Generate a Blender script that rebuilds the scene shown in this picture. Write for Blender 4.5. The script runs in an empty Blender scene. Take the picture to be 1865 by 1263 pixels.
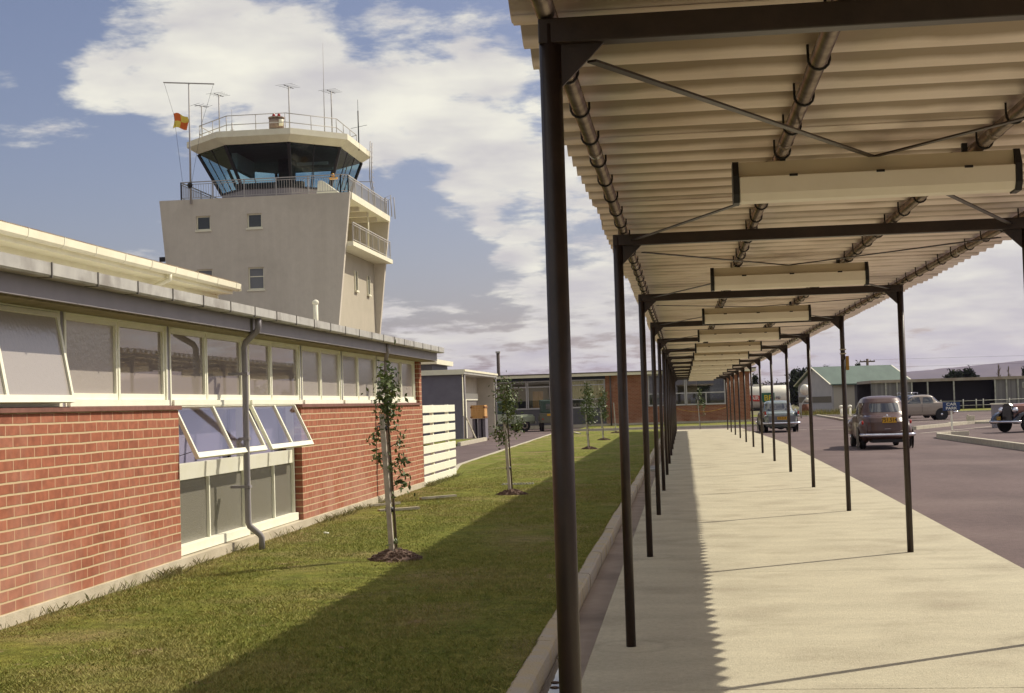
import bpy, bmesh, math, random
import numpy as np
from mathutils import Vector, Matrix
random.seed(7); rng = np.random.default_rng(7)
S = bpy.context.scene
COL = S.collection
R = math.radians
PI = math.pi

# ------------------------------------------------------------------ camera
YAW, PITCH, ROLL, HC = 0.115783385, 0.0400861795, -0.0302089166, 1.55
fw = Vector((-math.sin(YAW)*math.cos(PITCH), math.cos(YAW)*math.cos(PITCH), math.sin(PITCH)))
rt = Vector((math.cos(YAW), math.sin(YAW), 0)); up = rt.cross(fw)
c_, s_ = math.cos(ROLL), math.sin(ROLL)
r2 = c_*rt + s_*up; u2 = -s_*rt + c_*up
cam = bpy.data.cameras.new("camera"); co = bpy.data.objects.new("camera", cam); COL.objects.link(co)
cam.sensor_fit = 'HORIZONTAL'; cam.sensor_width = 36; cam.lens = 36*2650/1865
cam.clip_start = 0.05; cam.clip_end = 40000
M4 = Matrix((( r2.x, u2.x, -fw.x, 0), (r2.y, u2.y, -fw.y, 0), (r2.z, u2.z, -fw.z, HC), (0, 0, 0, 1)))
co.matrix_world = M4
S.camera = co

# ------------------------------------------------------------------ light
SUN_AZ, SUN_EL = 54.7, 43.5      # azimuth from +Y towards +X
sd = Vector((math.sin(R(SUN_AZ))*math.cos(R(SUN_EL)), math.cos(R(SUN_AZ))*math.cos(R(SUN_EL)), math.sin(R(SUN_EL))))
sl = bpy.data.lights.new("sun", 'SUN'); sl.energy = 4.4; sl.angle = R(0.53); sl.color = (1.0, 0.91, 0.74)
so = bpy.data.objects.new("sun", sl); COL.objects.link(so)
so.rotation_euler = (-sd).to_track_quat('-Z', 'Y').to_euler(); so.location = (20, 20, 40)

S.view_settings.view_transform = 'Standard'; S.view_settings.look = 'None'
S.view_settings.gamma = 1; S.view_settings.use_curve_mapping = False; S.view_settings.exposure = 0.10

def photodir(px, py):
    x, y = (px-932.5)/2650, -(py-631.5)/2650
    return (fw + r2*x + u2*y).normalized()

W = bpy.data.worlds.new("World"); S.world = W; W.use_nodes = True
nt = W.node_tree; nt.nodes.clear()
def N(nt, t, **k):
    n = nt.nodes.new(t)
    for a, b in k.items(): setattr(n, a, b)
    return n
def lk(nt, a, b): nt.links.new(a, b)
def mth(nt, op, a, b=None, clamp=False):
    n = N(nt, 'ShaderNodeMath', operation=op); n.use_clamp = clamp
    for i, v in enumerate((a, b)):
        if v is None: continue
        if isinstance(v, (int, float)): n.inputs[i].default_value = v
        else: lk(nt, v, n.inputs[i])
    return n.outputs[0]
sky = N(nt, 'ShaderNodeTexSky', sky_type='NISHITA'); sky.sun_disc = False
sky.sun_elevation = R(SUN_EL); sky.sun_rotation = R(SUN_AZ); sky.air_density = 1.0; sky.dust_density = 1.6; sky.ozone_density = 2.0
tint = N(nt, 'ShaderNodeMix', data_type='RGBA', blend_type='MULTIPLY'); tint.inputs[0].default_value = 1
lk(nt, sky.outputs[0], tint.inputs[6]); tint.inputs[7].default_value = (1.10, 0.95, 0.97, 1)
bg1 = N(nt, 'ShaderNodeBackground'); lk(nt, tint.outputs[2], bg1.inputs[0]); bg1.inputs[1].default_value = 0.085
geo = N(nt, 'ShaderNodeTexCoord'); D = geo.outputs['Generated']
sep = N(nt, 'ShaderNodeSeparateXYZ'); lk(nt, D, sep.inputs[0])
zc = mth(nt, 'MAXIMUM', sep.outputs[2], 0.0); zz = mth(nt, 'ADD', zc, 0.16)
cmb = N(nt, 'ShaderNodeCombineXYZ')
lk(nt, mth(nt, 'DIVIDE', sep.outputs[0], zz), cmb.inputs[0]); lk(nt, mth(nt, 'DIVIDE', sep.outputs[1], zz), cmb.inputs[1])
lk(nt, mth(nt, 'MULTIPLY', zc, 2.0), cmb.inputs[2])
n1 = N(nt, 'ShaderNodeTexNoise'); n1.inputs['Scale'].default_value = 5.2; n1.inputs['Detail'].default_value = 11; n1.inputs['Roughness'].default_value = 0.6; n1.inputs['Distortion'].default_value = 0.12
lk(nt, cmb.outputs[0], n1.inputs['Vector'])
total = mth(nt, 'MULTIPLY', mth(nt, 'SUBTRACT', n1.outputs[0], 0.5), 4.6)
def blob(px, py, rad, w):
    global total
    d = photodir(px, py)
    v = N(nt, 'ShaderNodeVectorMath', operation='DOT_PRODUCT'); lk(nt, D, v.inputs[0]); v.inputs[1].default_value = d
    mr = N(nt, 'ShaderNodeMapRange', interpolation_type='SMOOTHERSTEP')
    lk(nt, v.outputs['Value'], mr.inputs[0])
    mr.inputs[1].default_value = math.cos(R(rad)); mr.inputs[2].default_value = 1.0
    mr.inputs[3].default_value = 0; mr.inputs[4].default_value = w*.85
    total = mth(nt, 'ADD', total, mr.outputs[0])
for b in [(300, 90, 4.2, .85), (450, 150, 5.0, .9), (620, 150, 5.0, 1.0), (800, 210, 4.5, .95), (930, 240, 4.0, .9), (1040, 340, 2.2, .6), (90, 190, 3.4, .75), (200, 210, 3.0, .45),
          (840, 390, 1.9, .8), (930, 415, 1.7, .6), (940, 492, 1.5, .65), (1060, 480, 3, .8), (760, 640, 3.5, .6), (900, 630, 4.0, .6), (1100, 640, 4, .55), (1450, 650, 5, .75), (1700, 620, 7, .85), (1840, 520, 5, .7),
          (720, 45, 3.0, -.8), (110, 320, 4.5, -.9), (40, 30, 3.6, -.9), (760, 480, 3.0, -.55), (720, 330, 1.8, -.4), (300, 330, 3.0, -.6), (820, 540, 2.2, -.5), (790, 440, 2.6, -.7), (900, 548, 1.9, -.6), (780, 330, 1.6, -.5)]:
    blob(*b)
hb_ = N(nt, 'ShaderNodeMapRange', interpolation_type='SMOOTHSTEP'); lk(nt, sep.outputs[2], hb_.inputs[0]); hb_.inputs[1].default_value = .30; hb_.inputs[2].default_value = .55; hb_.inputs[3].default_value = 0; hb_.inputs[4].default_value = .20
bk_ = N(nt, 'ShaderNodeMapRange', interpolation_type='SMOOTHSTEP'); lk(nt, sep.outputs[1], bk_.inputs[0]); bk_.inputs[1].default_value = .6; bk_.inputs[2].default_value = 0.1; bk_.inputs[3].default_value = 0; bk_.inputs[4].default_value = .55
total = mth(nt, 'ADD', total, mth(nt, 'MAXIMUM', hb_.outputs[0], bk_.outputs[0]))  # extra cloud cover added overhead and outside the view for ambient fill
low = N(nt, 'ShaderNodeMapRange'); lk(nt, sep.outputs[2], low.inputs[0]); low.inputs[1].default_value = 0.16; low.inputs[2].default_value = 0.0; low.inputs[3].default_value = 0; low.inputs[4].default_value = 0.28
total = mth(nt, 'ADD', total, low.outputs[0])
cm = N(nt, 'ShaderNodeMapRange', interpolation_type='SMOOTHSTEP'); lk(nt, total, cm.inputs[0])
cm.inputs[1].default_value = 0.12; cm.inputs[2].default_value = 1.0; cm.inputs[3].default_value = 0; cm.inputs[4].default_value = 0.97
n2 = N(nt, 'ShaderNodeTexNoise'); n2.inputs['Scale'].default_value = 4; n2.inputs['Detail'].default_value = 7; lk(nt, cmb.outputs[0], n2.inputs['Vector'])
cr = N(nt, 'ShaderNodeMapRange'); lk(nt, n2.outputs[0], cr.inputs[0]); cr.inputs[1].default_value = .35; cr.inputs[2].default_value = .68
ccol = N(nt, 'ShaderNodeMix', data_type='RGBA'); lk(nt, cr.outputs[0], ccol.inputs[0])
ccol.inputs[6].default_value = (0.60, 0.58, 0.575, 1); ccol.inputs[7].default_value = (0.88, 0.86, 0.74, 1)
lowc = N(nt, 'ShaderNodeMapRange'); lk(nt, sep.outputs[2], lowc.inputs[0]); lowc.inputs[1].default_value = 0.10; lowc.inputs[2].default_value = 0.0; lowc.inputs[3].default_value = 0; lowc.inputs[4].default_value = 0.4
cc2 = N(nt, 'ShaderNodeMix', data_type='RGBA'); lk(nt, lowc.outputs[0], cc2.inputs[0]); lk(nt, ccol.outputs[2], cc2.inputs[6]); cc2.inputs[7].default_value = (0.57, 0.54, 0.53, 1)
bg2 = N(nt, 'ShaderNodeBackground'); lk(nt, cc2.outputs[2], bg2.inputs[0])
sv = N(nt, 'ShaderNodeVectorMath', operation='DOT_PRODUCT'); lk(nt, D, sv.inputs[0]); sv.inputs[1].default_value = sd
sr = N(nt, 'ShaderNodeMapRange', interpolation_type='SMOOTHSTEP'); lk(nt, sv.outputs['Value'], sr.inputs[0]); sr.inputs[1].default_value = .55; sr.inputs[2].default_value = 1; sr.inputs[3].default_value = 1.0; sr.inputs[4].default_value = 1.9
# clouds overhead and towards the sun, mostly unseen, brightened to add fill light
hi_ = N(nt, 'ShaderNodeMapRange', interpolation_type='SMOOTHSTEP'); lk(nt, sep.outputs[2], hi_.inputs[0]); hi_.inputs[1].default_value = .30; hi_.inputs[2].default_value = .60; hi_.inputs[3].default_value = 0; hi_.inputs[4].default_value = .20
lk(nt, mth(nt, 'ADD', sr.outputs[0], hi_.outputs[0]), bg2.inputs[1])
ms = N(nt, 'ShaderNodeMixShader'); lk(nt, cm.outputs[0], ms.inputs[0]); lk(nt, bg1.outputs[0], ms.inputs[1]); lk(nt, bg2.outputs[0], ms.inputs[2])
wo = N(nt, 'ShaderNodeOutputWorld'); lk(nt, ms.outputs[0], wo.inputs[0])
S.cycles.max_bounces = 8; S.cycles.diffuse_bounces = 6; S.cycles.transparent_max_bounces = 12; S.cycles.volume_bounces = 0; S.cycles.use_denoising = True

# ------------------------------------------------------------------ materials
MATS = {}
def mat(name, c1, c2=None, scale=3.0, rough=0.7, bump=0.0, bscale=60, spec=0.4, metal=0.0, detail=5, lo=.35, hi=.65, stretch=None, c3=None, s3=.5, ior=None, coat=0, speck=None):
    if name in MATS: return MATS[name]
    m = bpy.data.materials.new(name); m.use_nodes = True; nt = m.node_tree; P = nt.nodes['Principled BSDF']
    P.inputs['Roughness'].default_value = rough; P.inputs['Metallic'].default_value = metal; P.inputs['Specular IOR Level'].default_value = spec
    if ior: P.inputs['IOR'].default_value = ior
    if coat: P.inputs['Coat Weight'].default_value = coat; P.inputs['Coat Roughness'].default_value = .08
    P.inputs['Base Color'].default_value = (*c1, 1)
    g = N(nt, 'ShaderNodeNewGeometry'); vec = g.outputs['Position']
    if stretch:
        mp = N(nt, 'ShaderNodeVectorMath', operation='MULTIPLY'); lk(nt, vec, mp.inputs[0]); mp.inputs[1].default_value = stretch; vec = mp.outputs[0]
    if c2:
        n = N(nt, 'ShaderNodeTexNoise'); n.inputs['Scale'].default_value = scale; n.inputs['Detail'].default_value = detail; n.inputs['Roughness'].default_value = .6
        lk(nt, vec, n.inputs['Vector'])
        mr = N(nt, 'ShaderNodeMapRange'); lk(nt, n.outputs[0], mr.inputs[0]); mr.inputs[1].default_value = lo; mr.inputs[2].default_value = hi
        mx = N(nt, 'ShaderNodeMix', data_type='RGBA'); lk(nt, mr.outputs[0], mx.inputs[0]); mx.inputs[6].default_value = (*c1, 1); mx.inputs[7].default_value = (*c2, 1)
        out = mx.outputs[2]
        if c3:
            n_ = N(nt, 'ShaderNodeTexNoise'); n_.inputs['Scale'].default_value = s3; n_.inputs['Detail'].default_value = 6; lk(nt, g.outputs['Position'], n_.inputs['Vector'])
            m_ = N(nt, 'ShaderNodeMapRange'); lk(nt, n_.outputs[0], m_.inputs[0]); m_.inputs[1].default_value = .5; m_.inputs[2].default_value = .72
            x_ = N(nt, 'ShaderNodeMix', data_type='RGBA'); lk(nt, m_.outputs[0], x_.inputs[0]); lk(nt, out, x_.inputs[6]); x_.inputs[7].default_value = (*c3, 1); out = x_.outputs[2]
        if speck:
            n_ = N(nt, 'ShaderNodeTexNoise'); n_.inputs['Scale'].default_value = speck[0]; n_.inputs['Detail'].default_value = 8; n_.inputs['Roughness'].default_value = .75; lk(nt, g.outputs['Position'], n_.inputs['Vector'])
            m_ = N(nt, 'ShaderNodeMapRange'); lk(nt, n_.outputs[0], m_.inputs[0]); m_.inputs[1].default_value = .3; m_.inputs[2].default_value = .7; m_.inputs[3].default_value = speck[1]; m_.inputs[4].default_value = speck[2]
            v_ = N(nt, 'ShaderNodeVectorMath', operation='SCALE'); lk(nt, out, v_.inputs[0]); lk(nt, m_.outputs[0], v_.inputs['Scale']); out = v_.outputs[0]
        lk(nt, out, P.inputs['Base Color'])
    if bump:
        b = N(nt, 'ShaderNodeTexNoise'); b.inputs['Scale'].default_value = bscale; b.inputs['Detail'].default_value = 4; lk(nt, vec, b.inputs['Vector'])
        bb = N(nt, 'ShaderNodeBump'); bb.inputs['Strength'].default_value = bump; bb.inputs['Distance'].default_value = .02; lk(nt, b.outputs[0], bb.inputs['Height']); lk(nt, bb.outputs[0], P.inputs['Normal'])
    MATS[name] = m; return m

def mat_glass(name, tintc, rough=.02, boost=1.0, ior=1.5, gc=(.9, .9, .9)):
    if name in MATS: return MATS[name]
    m = bpy.data.materials.new(name); m.use_nodes = True; nt = m.node_tree; nt.nodes.clear()
    t = N(nt, 'ShaderNodeBsdfTransparent'); t.inputs[0].default_value = (*tintc, 1)
    g = N(nt, 'ShaderNodeBsdfGlossy'); g.inputs['Roughness'].default_value = rough; g.inputs[0].default_value = (*gc, 1)
    f = N(nt, 'ShaderNodeFresnel'); gg = N(nt, 'ShaderNodeNewGeometry'); lk(nt, mth(nt, 'ADD', ior, mth(nt, 'MULTIPLY', gg.outputs['Backfacing'], 1/ior-ior)), f.inputs[0])
    mx = N(nt, 'ShaderNodeMixShader'); lk(nt, mth(nt, 'MULTIPLY', f.outputs[0], boost, True), mx.inputs[0]); lk(nt, t.outputs[0], mx.inputs[1]); lk(nt, g.outputs[0], mx.inputs[2])
    o = N(nt, 'ShaderNodeOutputMaterial'); lk(nt, mx.outputs[0], o.inputs[0]); MATS[name] = m; return m

def mat_pane(name, base, rough, ior, wave):
    if name in MATS: return MATS[name]
    m = bpy.data.materials.new(name); m.use_nodes = True; nt = m.node_tree; P = nt.nodes['Principled BSDF']
    P.inputs['Base Color'].default_value = (*base, 1); P.inputs['Roughness'].default_value = rough; P.inputs['IOR'].default_value = ior
    g = N(nt, 'ShaderNodeNewGeometry'); n = N(nt, 'ShaderNodeTexNoise'); n.inputs['Scale'].default_value = wave[0]; n.inputs['Detail'].default_value = wave[2]; lk(nt, g.outputs['Position'], n.inputs['Vector'])
    b = N(nt, 'ShaderNodeBump'); b.inputs['Strength'].default_value = wave[1]; b.inputs['Distance'].default_value = .01; lk(nt, n.outputs[0], b.inputs['Height']); lk(nt, b.outputs[0], P.inputs['Normal'])
    MATS[name] = m; return m

def mat_brick(name='brick', bw=.24, rh=.0865, tone=1.0):
    if name in MATS: return MATS[name]
    m = bpy.data.materials.new(name); m.use_nodes = True; nt = m.node_tree; P = nt.nodes['Principled BSDF']
    g = N(nt, 'ShaderNodeNewGeometry'); s = N(nt, 'ShaderNodeSeparateXYZ'); lk(nt, g.outputs['Position'], s.inputs[0])
    wob = N(nt, 'ShaderNodeTexNoise'); wob.inputs['Scale'].default_value = 2.2; lk(nt, g.outputs['Position'], wob.inputs['Vector'])
    cz = mth(nt, 'ADD', s.outputs[2], mth(nt, 'MULTIPLY', mth(nt, 'SUBTRACT', wob.outputs[0], .5), .012))
    c = N(nt, 'ShaderNodeCombineXYZ'); lk(nt, mth(nt, 'ADD', s.outputs[0], s.outputs[1]), c.inputs[0]); lk(nt, mth(nt, 'ADD', cz, -0.13+rh*20), c.inputs[1])
    b = N(nt, 'ShaderNodeTexBrick'); b.offset = .5; b.squash = 1
    b.inputs['Scale'].default_value = 1; b.inputs['Brick Width'].default_value = bw; b.inputs['Row Height'].default_value = rh; b.inputs['Mortar Size'].default_value = .0065; b.inputs['Mortar Smooth'].default_value = .25; b.inputs['Bias'].default_value = 0
    b.inputs['Color1'].default_value = (.0, 0, 0, 1); b.inputs['Color2'].default_value = (1, 1, 1, 1); b.inputs['Mortar'].default_value = (.5, .5, .5, 1)
    lk(nt, c.outputs[0], b.inputs['Vector'])
    rmp = N(nt, 'ShaderNodeValToRGB'); e = rmp.color_ramp.elements
    e[0].position = 0; e[0].color = (.285*tone, .098*tone, .058*tone, 1); e[1].position = 1; e[1].color = (.365*tone, .142*tone, .088*tone, 1)
    q = e.new(.3); q.color = (.325*tone, .112*tone, .063*tone, 1); q = e.new(.75); q.color = (.345*tone, .124*tone, .072*tone, 1)
    lk(nt, b.outputs['Color'], rmp.inputs[0])
    n = N(nt, 'ShaderNodeTexNoise'); n.inputs['Scale'].default_value = 14; n.inputs['Detail'].default_value = 6; lk(nt, g.outputs['Position'], n.inputs['Vector'])
    nr = N(nt, 'ShaderNodeMapRange'); lk(nt, n.outputs[0], nr.inputs[0]); nr.inputs[1].default_value = .3; nr.inputs[2].default_value = .7; nr.inputs[3].default_value = .8; nr.inputs[4].default_value = 1.18
    mu = N(nt, 'ShaderNodeVectorMath', operation='SCALE'); lk(nt, rmp.outputs[0], mu.inputs[0]); lk(nt, nr.outputs[0], mu.inputs['Scale'])
    # white efflorescence low on the wall, patchy
    n3 = N(nt, 'ShaderNodeTexNoise'); n3.inputs['Scale'].default_value = 1.3; n3.inputs['Detail'].default_value = 6; lk(nt, g.outputs['Position'], n3.inputs['Vector'])
    zr = N(nt, 'ShaderNodeMapRange'); lk(nt, s.outputs[2], zr.inputs[0]); zr.inputs[1].default_value = .75; zr.inputs[2].default_value = .1; zr.inputs[3].default_value = -.02; zr.inputs[4].default_value = .20
    ef = mth(nt, 'MULTIPLY', mth(nt, 'ADD', mth(nt, 'SUBTRACT', n3.outputs[0], .55), zr.outputs[0]), 1.6, True)
    me = N(nt, 'ShaderNodeMix', data_type='RGBA'); lk(nt, ef, me.inputs[0]); lk(nt, mu.outputs[0], me.inputs[6]); me.inputs[7].default_value = (.52, .33, .26, 1)
    mm = N(nt, 'ShaderNodeMix', data_type='RGBA'); lk(nt, b.outputs['Fac'], mm.inputs[0]); lk(nt, me.outputs[2], mm.inputs[6]); mm.inputs[7].default_value = (.54*tone, .35*tone, .225*tone, 1)
    fz = mth(nt, 'FRACT', mth(nt, 'DIVIDE', mth(nt, 'ADD', cz, -0.13+rh*20), rh)); dz_ = mth(nt, 'MINIMUM', fz, mth(nt, 'SUBTRACT', 1, fz))
    mk_ = N(nt, 'ShaderNodeMapRange'); lk(nt, mth(nt, 'ADD', dz_, mth(nt, 'MULTIPLY', mth(nt, 'SUBTRACT', n.outputs[0], .5), .06)), mk_.inputs[0]); mk_.inputs[1].default_value = .095; mk_.inputs[2].default_value = .07; mk_.inputs[3].default_value = 0; mk_.inputs[4].default_value = 1
    m2 = N(nt, 'ShaderNodeMix', data_type='RGBA'); lk(nt, mk_.outputs[0], m2.inputs[0]); lk(nt, mm.outputs[2], m2.inputs[6]); m2.inputs[7].default_value = (.56*tone, .44*tone, .27*tone, 1)
    lk(nt, m2.outputs[2], P.inputs['Base Color']); P.inputs['Roughness'].default_value = .85; P.inputs['Specular IOR Level'].default_value = .25
    hh = mth(nt, 'ADD', mth(nt, 'MULTIPLY', mth(nt, 'MAXIMUM', b.outputs['Fac'], mk_.outputs[0]), -1), mth(nt, 'MULTIPLY', n.outputs[0], .25))
    bp = N(nt, 'ShaderNodeBump'); bp.inputs['Strength'].default_value = .6; bp.inputs['Distance'].default_value = .005; lk(nt, hh, bp.inputs['Height']); lk(nt, bp.outputs[0], P.inputs['Normal'])
    MATS[name] = m; return m

def mat_concrete_walk():
    m = mat('walk_concrete', (.455, .42, .315), (.535, .495, .372), scale=1.6, rough=.9, bump=.5, bscale=90, stretch=(.7, 1.4, 1), c3=(.38, .342, .255), s3=1.3, spec=.2)
    nt = m.node_tree; P = nt.nodes['Principled BSDF']; src = P.inputs['Base Color'].links[0].from_socket
    g = N(nt, 'ShaderNodeNewGeometry'); s = N(nt, 'ShaderNodeSeparateXYZ'); lk(nt, g.outputs['Position'], s.inputs[0])
    # fine grit
    f = N(nt, 'ShaderNodeTexNoise'); f.inputs['Scale'].default_value = 26; f.inputs['Detail'].default_value = 10; f.inputs['Roughness'].default_value = .82; lk(nt, g.outputs['Position'], f.inputs['Vector'])
    fr = N(nt, 'ShaderNodeMapRange'); lk(nt, f.outputs[0], fr.inputs[0]); fr.inputs[1].default_value = .3; fr.inputs[2].default_value = .7; fr.inputs[3].default_value = .80; fr.inputs[4].default_value = 1.18
    # ring stains round the post feet (cement bases)
    my = mth(nt, 'SUBTRACT', mth(nt, 'MODULO', mth(nt, 'ADD', s.outputs[1], -4.0+2.65+53), 5.3), 2.65)
    dy2 = mth(nt, 'POWER', mth(nt, 'ABSOLUTE', my), 2)
    acc = None
    for X in (-.38, 2.15):
        dx2 = mth(nt, 'POWER', mth(nt, 'ABSOLUTE', mth(nt, 'SUBTRACT', s.outputs[0], X)), 2)
        d = mth(nt, 'SQRT', mth(nt, 'ADD', dx2, dy2)); d = mth(nt, 'ADD', d, mth(nt, 'MULTIPLY', f.outputs[0], .08))
        r = mth(nt, 'SUBTRACT', 1, mth(nt, 'DIVIDE', mth(nt, 'ABSOLUTE', mth(nt, 'SUBTRACT', d, .27)), .055), True)
        acc = r if acc is None else mth(nt, 'MAXIMUM', acc, r)
    k = mth(nt, 'MULTIPLY', mth(nt, 'SUBTRACT', 1, mth(nt, 'MULTIPLY', acc, .13)), fr.outputs[0])
    v = N(nt, 'ShaderNodeVectorMath', operation='SCALE'); lk(nt, src, v.inputs[0]); lk(nt, k, v.inputs['Scale']); lk(nt, v.outputs[0], P.inputs['Base Color'])
    return m

def mat_grass():
    m = mat('lawn_grass', (.125, .155, .028), (.25, .245, .055), scale=2.4, rough=.95, bump=1.0, bscale=130, c3=(.30, .235, .11), s3=.75, spec=.1, lo=.3, hi=.7)
    nt = m.node_tree; P = nt.nodes['Principled BSDF']; src = P.inputs['Base Color'].links[0].from_socket
    g = N(nt, 'ShaderNodeNewGeometry')
    f = N(nt, 'ShaderNodeTexNoise'); f.inputs['Scale'].default_value = 70; f.inputs['Detail'].default_value = 9; f.inputs['Roughness'].default_value = .8; lk(nt, g.outputs['Position'], f.inputs['Vector'])
    fr = N(nt, 'ShaderNodeMapRange'); lk(nt, f.outputs[0], fr.inputs[0]); fr.inputs[1].default_value = .32; fr.inputs[2].default_value = .68; fr.inputs[3].default_value = .38; fr.inputs[4].default_value = 1.6
    f2 = N(nt, 'ShaderNodeTexNoise'); f2.inputs['Scale'].default_value = 7; f2.inputs['Detail'].default_value = 9; f2.inputs['Roughness'].default_value = .7; lk(nt, g.outputs['Position'], f2.inputs['Vector'])
    f2r = N(nt, 'ShaderNodeMapRange'); lk(nt, f2.outputs[0], f2r.inputs[0]); f2r.inputs[1].default_value = .3; f2r.inputs[2].default_value = .7; f2r.inputs[3].default_value = .6; f2r.inputs[4].default_value = 1.4
    v = N(nt, 'ShaderNodeVectorMath', operation='SCALE'); lk(nt, src, v.inputs[0]); lk(nt, mth(nt, 'MULTIPLY', fr.outputs[0], f2r.outputs[0]), v.inputs['Scale'])
    # brown worn strip close to the wall
    s = N(nt, 'ShaderNodeSeparateXYZ'); lk(nt, g.outputs['Position'], s.inputs[0])
    wr = N(nt, 'ShaderNodeMapRange'); lk(nt, mth(nt, 'ADD', s.outputs[0], mth(nt, 'MULTIPLY', f2.outputs[0], .9)), wr.inputs[0]); wr.inputs[1].default_value = -4.05; wr.inputs[2].default_value = -4.6; wr.inputs[3].default_value = 0; wr.inputs[4].default_value = .65
    mx = N(nt, 'ShaderNodeMix', data_type='RGBA'); yr = N(nt, 'ShaderNodeMapRange'); lk(nt, s.outputs[1], yr.inputs[0]); yr.inputs[1].default_value = 30; yr.inputs[2].default_value = 24; lk(nt, mth(nt, 'MULTIPLY', wr.outputs[0], yr.outputs[0]), mx.inputs[0]); lk(nt, v.outputs[0], mx.inputs[6]); mx.inputs[7].default_value = (.27, .175, .09, 1)
    bn = N(nt, 'ShaderNodeTexNoise'); bn.inputs['Scale'].default_value = 1.9; bn.inputs['Detail'].default_value = 5; lk(nt, g.outputs['Position'], bn.inputs['Vector'])
    br_ = N(nt, 'ShaderNodeMapRange'); lk(nt, bn.outputs[0], br_.inputs[0]); br_.inputs[1].default_value = .665; br_.inputs[2].default_value = .70; br_.inputs[4].default_value = .7
    m3 = N(nt, 'ShaderNodeMix', data_type='RGBA'); lk(nt, br_.outputs[0], m3.inputs[0]); lk(nt, mx.outputs[2], m3.inputs[6]); m3.inputs[7].default_value = (.36, .26, .17, 1)
    lk(nt, m3.outputs[2], P.inputs['Base Color'])
    return m

BR = mat_brick(); BRF = mat_brick('far_brick', tone=.80)
WHITE = mat('white_paint', (.90, .89, .75), (.86, .85, .69), scale=5, rough=.5)
WHITE2 = mat('old_white_paint', (.78, .75, .60), (.60, .56, .42), scale=4, rough=.6, lo=.5, hi=.75)
SOIL = mat('soil', (.10, .06, .045), (.19, .13, .10), scale=30, rough=1, bump=1, bscale=60)
STEEL = mat('dark_brown_steel_paint', (.020, .011, .008), (.034, .019, .013), scale=9, rough=.42, spec=.5, bump=.05, bscale=80)
STEEL2 = mat('brown_steel_paint', (.16, .125, .105), (.30, .245, .21), scale=12, rough=.27, spec=.6, metal=.65)
HOOK = mat('black_iron', (.012, .010, .009), rough=.5)
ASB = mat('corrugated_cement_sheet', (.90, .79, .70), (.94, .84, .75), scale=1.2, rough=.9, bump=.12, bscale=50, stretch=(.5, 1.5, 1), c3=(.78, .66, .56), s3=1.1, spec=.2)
DIFF = mat('cream_lamp_housing', (.88, .82, .68), (.84, .78, .64), scale=6, rough=.45)
TRAY = mat('olive_cream_tray', (.62, .54, .38), rough=.5)
GREYP = mat('grey_blue_paint', (.235, .22, .235), (.27, .25, .265), scale=3, rough=.55)
GUTT = mat('grey_gutter_paint', (.46, .45, .41), (.38, .37, .34), scale=6, rough=.4, c3=(.26, .24, .21), s3=3)
OLIVE = mat('olive_soffit_board', (.17, .14, .06), (.24, .20, .10), scale=8, rough=.8)
PLINTH = mat('concrete_plinth', (.46, .41, .31), (.56, .50, .39), scale=4, rough=.9, bump=.3, c3=(.36, .31, .22), s3=2)
CAPT = mat('brown_sill_tile', (.17, .075, .055), (.24, .11, .085), scale=12, rough=.55)
RENDER = mat('cream_tower_render', (.555, .505, .418), (.595, .545, .455), scale=.9, rough=.95, bump=.35, bscale=14, c3=(.50, .455, .375), s3=.35, stretch=(2.4, 2.4, .16), speck=(2.5, .94, 1.06))
CREAM = mat('cream_paint', (.82, .79, .61), (.75, .71, .54), scale=2, rough=.6)
DARKW = mat('dark_cab_frame', (.022, .020, .022), rough=.5)
CABIN = mat('dark_cab_interior', (.030, .026, .026), (.05, .042, .04), scale=2, rough=.8)
RAIL = mat('grey_rail_paint', (.40, .38, .36), rough=.5)
ASPH = mat('asphalt', (.100, .072, .071), (.142, .103, .100), scale=.5, rough=.9, bump=.35, bscale=60, c3=(.17, .128, .12), s3=.25, spec=.25, stretch=(1, .35, 1), speck=(14, .78, 1.22))
KERB = mat('kerb_concrete', (.42, .38, .30), (.52, .48, .38), scale=5, rough=.9, bump=.3)
KERBY = mat('lichened_kerb', (.42, .38, .33), (.46, .38, .24), scale=5, rough=.95, bump=.5)
CHAN = mat('gutter_channel_concrete', (.30, .235, .185), (.37, .295, .235), scale=3, rough=.8, c3=(.20, .155, .125), s3=1.2)
PLINE = mat('road_marking', (.55, .50, .42), (.38, .34, .29), scale=6, rough=.8)
RUB = mat('tyre_rubber', (.018, .017, .017), rough=.8)
CHR = mat('chrome', (.72, .72, .78), rough=.12, metal=1)
CARGL = mat('car_glass', (.045, .045, .05), rough=.04, ior=1.9, spec=.6)
PLATE = mat('yellow_plate', (.55, .30, .02), rough=.5)
BLACK = mat('black_paint', (.012, .011, .012), rough=.45)
REDL = mat('red_lamp_lens', (.40, .03, .02), rough=.15)
WOOD = mat('orange_crate_wood', (.50, .27, .09), (.62, .36, .14), scale=14, rough=.8, stretch=(1, 1, .2))
TIMB = mat('weathered_timber', (.50, .46, .35), (.34, .30, .24), scale=9, rough=.9)
STAKEM = mat('grey_stake_timber', (.52, .48, .40), (.38, .33, .28), scale=9, rough=.85)
BARK = mat('bark', (.10, .075, .05), (.15, .11, .07), scale=20, rough=.95)
LEAF = mat('leaf_green', (.055, .085, .022), (.13, .17, .04), scale=9, rough=.5, spec=.5)
LEAFD = mat('conifer_green', (.016, .024, .012), (.035, .046, .022), scale=1.4, rough=.9, spec=.2)
LEAFB = mat('hazy_scrub', (.05, .045, .035), (.075, .065, .05), scale=1, rough=.9)
GRASSM = mat_grass()
FARG = mat('dry_far_grass', (.12, .115, .045), (.17, .15, .07), scale=.05, rough=1, c3=(.14, .10, .05), s3=.02)
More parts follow.
